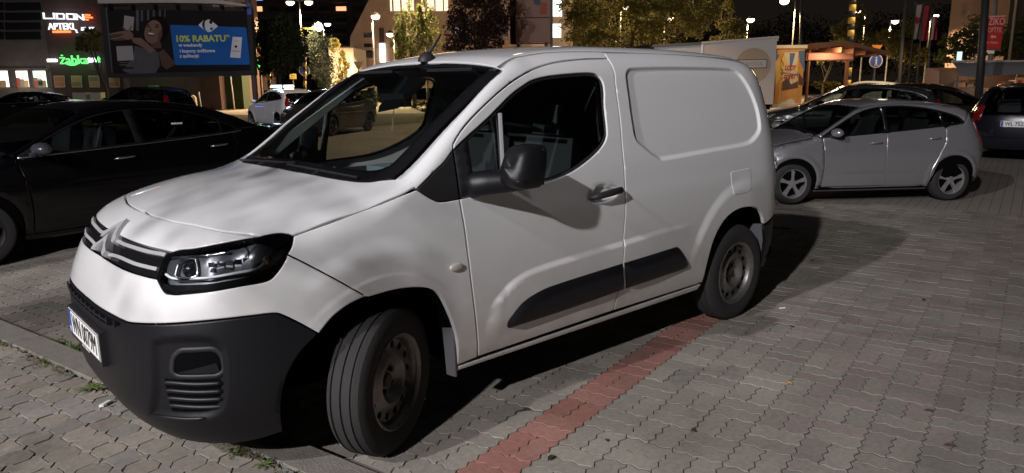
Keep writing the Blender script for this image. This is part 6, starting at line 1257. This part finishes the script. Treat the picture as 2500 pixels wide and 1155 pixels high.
PE.poly('roof',WD,[(1966,108),(2040,103),(2142,128),(2142,136),(2040,113),(1966,122)],-1.,3.)
for k in range(6): PE.box('rafter',WD,1972+k*28,112+k*3,1975+k*28,124+k*3,-1.,2.)
PE.box('beam',WD,1966,128,2084,148,-.1,.15); PE.box('lit_panel',mat('pergola_panel',(.34,.16,.13),.7),1970,130,2080,146,-.14,-.1)
for x in(1969,2063): PE.box('post',WD,x,120,x+7,265,-.05,.15)
bulb('pergola_light',(PE.q(2010,140)[0],-.8,2.6),90,(1.,.65,.35),.2,PE.t)
# --- striped pole, signs, flags, banner
def stripe_pole(px0,px1,ytop,ybase,dep,label,r,band,slant=0.):
    F=FR(dep,px0,'striped_pole',label,'pole','striped traffic poles'); a=F.q(px0,ybase); b=F.q(px1,ytop); n=max(4,int(abs(b[2])/band)); P=lambda t:np.array((a[0]+(b[0]-a[0])*t,0,b[2]*t)); Yp=mat('stripe_yellow',(.58,.42,.08),.5); Kp=mat('stripe_black',(.02,.02,.02),.6)
    for k in range(n): MB().tube([P(k/n),P((k+1)/n)],r*(1.02 if k%2 else 1.),10,True).build('stripe',Yp if k%2 else Kp,F.t,True)
    return F
SPo=stripe_pole(2066,2084,-20,262,33,'tall yellow and black striped pole beside the pergola',.135,.26); bulb('pole_light',(SPo.q(2075,60)[0]+.5,-2.5,5.),60,(1.,.75,.4),.3,SPo.t)
stripe_pole(744,744,140,262,50,'thin striped pole with a curved top left of the white lamp post',.10,.3); stripe_pole(657,657,165,262,48,'dark striped signal pole in front of the round tree',.10,.35)
TS=FR(50,630,'traffic_light','green pedestrian signal glowing beside the billboard post','traffic light'); TS.box('signal_box',CDK,622,138,640,166,0,.4); s=emat('signal_green',(.1,1.,.15),6.)
TS.poly('green_figure',s,[(630,145),(634,149),(630,151),(637,156),(633,165),(628,160),(627,151)],-.04,.03); MB().tube([(TS.q(631,160)[0],.2,0),(TS.q(631,160)[0],.2,TS.q(631,160)[2])],.06,8).build('post',POLED,TS.t)
GA=FR(56,760,'signal_gantry','yellow signal arm with a cold white lamp across the lamp post','signal arm'); GA.box('arm',mat('gantry_yellow',(.55,.38,.06),.5),735,67,772,72,0,.15); MB().sphere(tuple(GA.q(778,66)),.30,12,8).build('lamp_globe',GLOBEB,GA.t,True); GA.box('signal_box',mat('gantry_yellow',(.5,.4,.1),.5),733,72,739,89,-.05,.2); MB().tube([(GA.q(735,70)[0],.1,0),(GA.q(735,70)[0],.1,GA.q(735,70)[2])],.09,8).build('post',POLED,GA.t); bulb('lamp_light',tuple(GA.q(782,72)+np.array((0,-.6,-.2))),500,(.7,.88,1.),.2,GA.t)
def round_sign(px,py,rp,dep,name,label,face,cat='road sign',sides=28,inv=False,rim=None,postm=POLE,mark=None):
    F=FR(dep,px,name,label,cat,'road signs'); c=F.q(px,py); r=rp*dep/FPX; a0=0 if sides>4 else (math.pi/2 if not inv else -math.pi/2)
    ring=lambda k:[(c[0]+k*r*math.cos(a0+2*math.pi*i/sides),0,c[2]+k*r*math.sin(a0+2*math.pi*i/sides)) for i in range(sides)]
    MB().prism([(x,-.03,z) for x,_,z in ring(1.)],(0,.02,0)).build('sign_rim',rim or WHT,F.t); MB().prism([(x,-.042,z) for x,_,z in ring(.84)],(0,.012,0)).build('sign_face',face,F.t); MB().tube([(c[0],.03,0),(c[0],.03,c[2]+r*.6)],.04,8).build('post',postm,F.t)
    if mark: mark(F,c,r)
    return F
SB=mat('sign_blue',(.05,.10,.42),.5); SY=mat('sign_orange',(.55,.22,.03),.5)
def peds(F,c,r):
    s=MB(); s.obox((c[0],-.05,c[2]-.05*r),(r*.12,0,0),(0,.004,0),(0,0,r*.35)); s.obox((c[0]-.1*r,-.05,c[2]-.5*r),(r*.06,0,-.0),(0,.004,0),(r*.14,0,r*.22)); s.obox((c[0]+.1*r,-.05,c[2]-.5*r),(r*.06,0,0),(0,.004,0),(-r*.14,0,r*.22)); s.sphere((c[0],-.05,c[2]+.48*r),r*.14,10,6,(1,.1,1)); s.build('sign_symbol',WHT,F.t)
round_sign(2138,149,16,34,'road_sign','round blue sign below the orange triangle right of the pergola',SB,mark=peds); round_sign(2140,118,15,34.3,'road_sign','orange triangular sign back above the round blue sign',SY,sides=3,inv=True,rim=SY); round_sign(743,172,13,52,'road_sign','round blue sign beside the thin striped pole',SB,mark=peds)
YF=mat('sign_yellow_pale',(.62,.42,.22),.5); round_sign(875,158,14,46,'road_sign','pale give-way triangle left of the van roof',YF,sides=3,inv=True,rim=mat('sign_edge_warm',(.60,.35,.22),.5))
F=FR(58,715,'direction_board','yellow direction board on a post behind the white hatchback','sign','road signs'); F.box('board',mat('board_yellow',(.60,.45,.10),.5),708,180,723,193,-.03,.0); F.box('board_text',INKB,710,184,721,185,-.04,-.03); F.box('board_text',INKB,710,188,718,189,-.04,-.03); MB().tube([(F.q(715,190)[0],.05,0),(F.q(715,190)[0],.05,F.q(715,180)[2])],.04,6).build('post',POLE,F.t)
FLAGR=mat('flag_red',(.42,.03,.035),.7); FLAGW=mat('flag_white',(.52,.40,.36),.7); FLAGD=mat('flag_grey',(.10,.10,.14),.7)
for i,(pt,pb,y0,y1,cols,lab) in enumerate((((2236,10),(2213,205),12,96,(FLAGW,FLAGW,FLAGD),'white flag with a crest on the left flag pole'),((2254,12),(2234,206),14,100,(FLAGR,FLAGR,FLAGR),'red flag on the middle flag pole'),((2275,30),(2262,150),40,98,(FLAGW,FLAGR,FLAGR),'white and red flag on the right flag pole'))):
    F=FR(44,pb[0],'flag_pole',lab,'flag pole','flag poles'); a=F.q(pb[0],262); b=F.q(*pt); MB().tube([(a[0],0,0),tuple(b)],[.06,.045],8).build('pole',POLE,F.t,True)
    wd=18 if i<2 else 16; n=6
    for j in range(3):
        s=MB(); V=[]
        for u in range(3):
            px=pt[0]+1.5+(j+u/2)*wd/3
            for v in range(n+1):
                py=y0+(y1-y0)*v/n; sl=(pb[0]-pt[0])*(py-pt[1])/(pb[1]-pt[1]); q=F.q(px+sl,py); V.append((q[0],-.05+.08*math.sin(u*1.6+j*2.1+v*.4),q[2]))
        s.add(V,[(u*(n+1)+v,(u+1)*(n+1)+v,(u+1)*(n+1)+v+1,u*(n+1)+v+1) for u in range(2) for v in range(n)]); s.build('flag_cloth',cols[j],F.t,True)
    if i==0: q=F.q(2236,52); MB().prism([(q[0]-.11,-.16,q[2]+.2),(q[0]+.13,-.16,q[2]+.2),(q[0]+.13,-.16,q[2]-.05),(q[0],-.16,q[2]-.22),(q[0]-.11,-.16,q[2]-.05)],(0,.01,0)).build('crest',FLAGR,F.t)
    MB().sphere(tuple(b+np.array((0,0,.06))),.09,8,6).build('finial',POLE,F.t,True)
F=FR(40,2200,'bare_pole','tall grey pole left of the flags','pole'); b=F.q(2212,0); MB().tube([(F.q(2190,262)[0],0,0),tuple(b)],[.11,.08],8).build('pole',POLE,F.t,True)
F=FR(53,1955,'bare_pole','tall white pole right of the curved lamp above the kiosk','pole'); b=F.q(1957,-40); MB().tube([(F.q(1951,262)[0],0,0),tuple(b)],[.10,.08],8).build('pole',POLE,F.t,True)
F=FR(53,1005,'pole_cabinet','small pale box on the tall dark pole behind the van aerial','box'); F.box('small_box',mat('pole_box',(.5,.45,.42),.5),998,124,1012,134,-.3,-.1)
BN=FR(26,2420,'banner_pole','lamp pole carrying a red advertising banner at the upper right','banner'); b=BN.q(2440,-60); MB().tube([(BN.q(2416,262)[0],.15,0),(BN.q(2436,20)[0],.15,BN.q(2436,20)[2]),tuple(b+np.array((0,.15,0)))],[.10,.07,.06],8).build('pole',POLE,BN.t,True)
RED=mat('banner_red',(.36,.022,.022),.6); LET=mat('banner_letter',(.62,.34,.30),.6); bn=BN.poly('banner',RED,[(2406,42),(2452,40),(2440,121),(2402,118)],-.05,.03); BN.poly('banner_bar',LET,[(2406,40),(2452,38),(2452,41),(2406,43)],-.08,.02); BN.poly('banner_bar',FRM,[(2400,119),(2442,122),(2442,125),(2400,122)],-.08,.02)
BN.text('banner_lettering','ZIKO',2430.5,53.5,16,LET,y=-.065,parent=bn,bold=.006,sx=.72,depth=.003); BN.text('banner_lettering','OPTYK',2426,74,12,LET,y=-.065,parent=bn,sx=.60,depth=.003); BN.text('banner_lettering','ul. Miejska',2420,104,5.5,LET,y=-.065,parent=bn,sx=.8,depth=.003); BN.poly('banner_arrow',LET,[(2415,90),(2420,85),(2420,87.5),(2429,87.5),(2429,92.5),(2420,92.5),(2420,95)],-.065,.01,bn); BN.box('white_plate',WHT,2411,123,2426,131,-.05,.0)
F=FR(21,2400,'dark_column','thick dark column in front of the market stall','pole'); b=F.q(2410,-60); MB().tube([(F.q(2386,300)[0],0,0),tuple(b)],[.11,.10],10).build('pole',POLED,F.t,True)
AWN=FR(25,2390,'market_stall','long market stall with a grey canvas awning at the right','stall'); CAN=mat('canvas_grey',(.16,.15,.16),.85); 
s=MB(); V=[]; n=14
for i in range(n+1):
    px=2268+(2760-2268)*i/n; sag=3*math.sin(i*1.3)
    for y,py in((-1.6,186+sag),(-1.55,168),(-1.3,155+sag*.4),(1.5,151)): q=AWN.q(px,py); V.append((q[0],y,q[2]))
s.add(V,[(i*4+j,i*4+j+1,(i+1)*4+j+1,(i+1)*4+j) for i in range(n) for j in range(3)]); s.build('awning',CAN,AWN.t,True); a,b=AWN.q(2268,153),AWN.q(2760,150); MB().tube([(a[0],-1.3,a[2]),(b[0],-1.3,b[2])],.035,6).build('awning_rail',mat('rail_pale',(.5,.42,.36),.5),AWN.t)
for x in(2300,2440,2600): q=AWN.q(x,190); MB().tube([(q[0],-.9,0),(q[0],-.9,q[2]+.3)],.03,6).build('stall_post',POLE,AWN.t)
AWN.box('back_wall',mat('stall_wall',(.19,.115,.085),.8),2290,160,2760,262,.9,1.0); AWN.box('counter',mat('stall_counter',(.15,.10,.075),.7),2300,212,2760,262,-.4,.4); AWN.poly('curtain',mat('curtain_brown',(.12,.075,.045),.9),[(2288,168),(2332,168),(2320,205),(2300,262),(2285,262)],-.2,.06)
AWN.box('notice',mat('notice_orange',(.55,.28,.14),.6),2414,190,2436,214,-1.3,-1.27); AWN.box('notice_print',KR,2419,196,2430,208,-1.31,-1.3); bulb('stall_light',(AWN.q(2400,175)[0],-.6,2.05),70,(1.,.7,.45),.2,AWN.t)
for k,(x0,y0,x1,y1) in enumerate(((2330,198,2350,212),(2352,202,2368,212),(2372,196,2390,212),(2444,200,2466,212),(2470,194,2492,212))):
    F=FR(24.9,(x0+x1)/2,'goods_crate','stall goods box, '+('first','second','third','fourth','fifth')[k]+' from the left on the stall counter','crate','boxes on the stall counter'); F.t.location.z=0; F.box('box_body',mat('crate_%d'%k,((.30,.16,.10),(.12,.11,.10),(.38,.30,.22),(.22,.08,.05),(.40,.36,.30))[k],.7),x0,y0,x1,y1,-.2,.2); F.box('box_lid',FRM,x0-1,y0-1.5,x1+1,y0,-.22,.22)
F=FR(30,2345,'roof_sign','small pale upright sign standing above the stall awning','sign'); F.box('board',emat('sign_pale_lit',(.75,.95,.95),1.1),2338,126,2350,151,0,.1); F.box('post',POLE,2343,151,2345,262,.02,.08)
# --- people and small street things on the left
def person(px,dep,label,coat,trous,hgt=1.75):
    o=at(px,203,dep); t=thing('person',(o[0],o[1],0),RZ,label,'person'); s=hgt/1.75
    J=dict(pel=(0,0,.95),ches=(.03,0,1.30),neck=(.05,0,1.47),head=(.07,-.01,1.62),top=(.07,0,1.72),sl=(.03,-.19,1.40),sr=(.03,.19,1.40),el=(.16,-.24,1.15),er=(-.14,.24,1.15),hl=(.28,-.22,.95),hr=(-.14,.26,.90),kl=(.16,-.10,.52),kr=(-.10,.10,.50),al=(.22,-.10,.09),ar=(-.36,.10,.16),fl=(.36,-.10,.04),fr=(-.30,.10,.06),hpl=(0,-.10,.90),hpr=(0,.10,.90))
    K=list(J); E=[('pel','ches'),('ches','neck'),('neck','head'),('head','top'),('ches','sl'),('ches','sr'),('sl','el'),('sr','er'),('el','hl'),('er','hr'),('pel','hpl'),('pel','hpr'),('hpl','kl'),('hpr','kr'),('kl','al'),('kr','ar'),('al','fl'),('ar','fr')]
    Rr=dict(pel=.15,ches=.17,neck=.06,head=.10,top=.07,sl=.085,sr=.085,el=.06,er=.06,hl=.04,hr=.04,kl=.075,kr=.075,al=.045,ar=.045,fl=.04,fr=.04,hpl=.10,hpr=.10)
    me=bpy.data.meshes.new('body'); me.from_pydata([tuple(np.array(J[k])*s) for k in K],[(K.index(a),K.index(b)) for a,b in E],[]); tmp=bpy.data.objects.new('tmp',me); link(tmp); sm=tmp.modifiers.new('s','SKIN'); 
    for i,k in enumerate(K): me.skin_vertices[0].data[i].radius=(Rr[k]*s,Rr[k]*s)
    me.skin_vertices[0].data[0].use_root=True; tmp.modifiers.new('b','SUBSURF').levels=1; dg=bpy.context.evaluated_depsgraph_get(); dg.update(); m2=bpy.data.meshes.new_from_object(tmp.evaluated_get(dg)); bpy.data.objects.remove(tmp); m2.materials.clear()
    for m in(coat,trous,mat('skin_tone',(.36,.22,.16),.6),mat('hair_dark',(.02,.015,.012),.8)): m2.materials.append(m)
    for p in m2.polygons: z=p.center[2]/s; p.material_index=1 if z<.92 else (0 if z<1.47 else (2 if z<1.64 and p.center[0]>.05 else 3)); p.use_smooth=True
    obj('body',m2,t); return t
person(541,57,'person in a dark jacket and pale trousers walking past the billboard',mat('coat_dark',(.03,.03,.035),.8),mat('trousers_pale',(.40,.37,.32),.8))
for i,(px,lab) in enumerate(((462,'left pale stone bollard beside the billboard'),(473,'right shorter pale stone bollard beside the billboard'))):
    F=FR(47,px,'stone_bollard',lab,'bollard','stone bollards'); q0=F.q(px-4.5,260); q1=F.q(px+4.5,229+3*i); MB().prism([(q0[0],-.12,0),(q1[0],-.12,0),(q1[0],-.12,q1[2]*.85),((q0[0]+q1[0])/2,-.12,q1[2]),(q0[0],-.12,q1[2]*.85)],(0,.24,0)).build('bollard_body',mat('bollard_stone',(.50,.42,.28),.8),F.t)
for i,(px,dep,yt,lab) in enumerate(((436,50,226,'left thin white marker post by the stone bollards'),(485,50,224,'right thin white marker post by the stone bollards'),(563,52,186,'taller white post beside the walking person'))):
    F=FR(dep,px,'marker_post',lab,'post','white marker posts'); q=F.q(px,yt); MB().tube([(q[0]+.08,0,0),tuple(q)],.045,8).build('post',WHT,F.t,True)
F=FR(74,560,'far_shop','low far shop with a blue light and pale signs right of the billboard','shop'); F.box('wall',BRICK,490,150,640,222,0,4); F.box('blue_light',emat('blue_light',(.3,.7,1.),2.),513,187,526,191,-.1,0); 
for x0,x1,c in((527,535,PO[1]),(541,553,PO[1]),(564,577,emat('sign_lit_soft',(1,.95,.9),1.2))): F.box('wall_sign',c,x0,188,x1,198,-.1,0)
# --- street tree between the lamps and the van; its twigs dapple the bonnet
def roadside_tree():
    TB=np.array((5.2,-2.6,0.)); t=thing('tree',tuple(TB),0,'street tree ahead of the van whose twigs shade the bonnet','tree','trees around the square'); rg=np.random.default_rng(5)
    L=np.array((14.,1.3,10.))-TB; L2=np.array((13.2,6.3,8.3))-TB; C=[]; tm=MB().tube([(0,0,-.1),(.05,.1,1.6),(.1,.2,3.2),(.1,.4,5.4)],[.16,.13,.11,.05],10)
    def along(src,tgt,f): g=np.array(tgt)-TB; return g+(src-g)*f
    for tg,src,f,r,n in(((.08,.42,1.12),L,.27,(.11,.26,.04),26),((.30,.10,1.1),L,.28,(.16,.20,.04),22),((.02,.05,1.13),L2,.26,(.07,.22,.04),14),((.40,.86,.93),L2,.27,(.10,.14,.06),34),((.52,.2,1.03),L,.29,(.10,.12,.03),8),((.80,.40,.78),L2,.28,(.06,.14,.05),9),((.33,.80,.83),L,.27,(.07,.10,.06),20),((-.03,.62,1.13),L2,.27,(.07,.16,.04),8)):
        p=along(src,tg,f); C.append(p+rg.normal(size=(n,3))*np.array(r)); tm.tube([(.1,.3,4.3),(np.array((.1,.3,4.3))+p)/2+np.array((0,0,.6)),p],[.03,.012,.004],6)
    for _ in range(14):
        p=np.array((rg.normal()*1.1,-1.2+rg.normal()*.9,5.6+rg.normal()*1.)); C.append(p+rg.normal(size=(150,3))*.45)
    C=np.vstack(C); m=len(C); s=.055*rg.uniform(.6,1.3,(m,1)); u=rg.normal(size=(m,3)); u/=np.linalg.norm(u,axis=1,keepdims=True); v=np.cross(u,rg.normal(size=(m,3))); v/=np.linalg.norm(v,axis=1,keepdims=True)
    V=np.stack([C-u*s,C-v*s*.5,C+u*s,C+v*s*.5],1).reshape(-1,3); obj('crown',mesh('crown',V,[(4*i,4*i+1,4*i+2,4*i+3) for i in range(m)],LM['green']),t); tm.build('trunk',BARK,t,True)
roadside_tree()
G='cars parked around the lot'
def put(src,px,dep,hd,label,mats,scale=None,wb=2.5,dz=0.):
    p=at(px,203,dep); s=scale[0] if scale else 1; loc=(p[0]+math.cos(hd)*wb*s/2,p[1]+math.sin(hd)*wb*s/2,dz); return dup(src,loc,hd,label,G,scale,mats)
VD=math.atan2(CF[1],CF[0])      # heading straight away from the camera
C_=lambda m:{'car_paint':m,'paint_dark_blue':m,'paint_black':m}
put(fiesta,2068,17.0,VD+rad(70),'dark car behind the silver hatchback, its nose towards the van and kiosk',C_(DGREY),(1.06,1.04,1.02))
put(est,2290,18.0,VD-rad(108),'dark brown car between the silver hatchback and the dark estate',C_(BROWNP),(.98,1,1.0),2.76)
wh=put(fiesta,688,28,VD+rad(43),'small white hatchback with a blue-lit door, standing beyond the black saloon',C_(WHITEP),(.92,.96,1.0))
put(sed,800,25,VD+rad(165),'black car facing us beside the white hatchback, seen through the van windscreen',C_(DGREY),(.95,.95,1.0),2.76)
put(sed,60,31,VD+rad(95),'far black saloon in front of the lit shop windows',C_(BLACKP),(1.05,1,1.0),2.76)
put(fiesta,340,29,VD+rad(70),'black tall hatchback below the large billboard, edged in green shop light',C_(BLACKP),(1.12,1.05,1.10))

put(fiesta,2095,33,VD+rad(60),'far pale car whose roof shows above the dark car by the kiosk',C_(WHITEP),(1.1,1.05,1.05))
put(fiesta,2192,40,VD-rad(20),'far car with red tail lights between the striped pole and the flag poles',C_(DBLUE))
put(fiesta,2262,38,VD-rad(70),'far bluish car right of the flag poles',C_(SILV))
put(fiesta,578,64,VD+rad(-72),'far silver blue car beside the walking person',C_(SILV),(1.1,1.05,1.05))
# light bar; glowing strips stand in for blue reflections on the patrol car door
def lightbar():
    MB().box((-1.35,-.50,1.475),(-1.15,.50,1.52)).build('light_bar',CDK,wh); 
    MB().box((-1.36,.06,1.52),(-1.14,.40,1.60)).build('flash_lamp',emat('flash_blue',(.55,.78,1.),14.),wh); MB().box((-1.36,-.44,1.52),(-1.14,-.12,1.60)).build('flash_lamp',emat('flash_white',(1.,.80,.78),10.),wh)
    MB().box((-.55,.835,.45),(-1.35,.845,.49)).build('door_reflection',emat('reflection_blue',(.12,.12,1.),2.5),wh); MB().box((-.55,.835,.80),(-1.35,.845,.84)).build('door_reflection',MATS['reflection_blue'],wh)
    bulb('flash_light',(-1.25,.2,1.9),40,(.5,.7,1.),.15,wh)
lightbar()
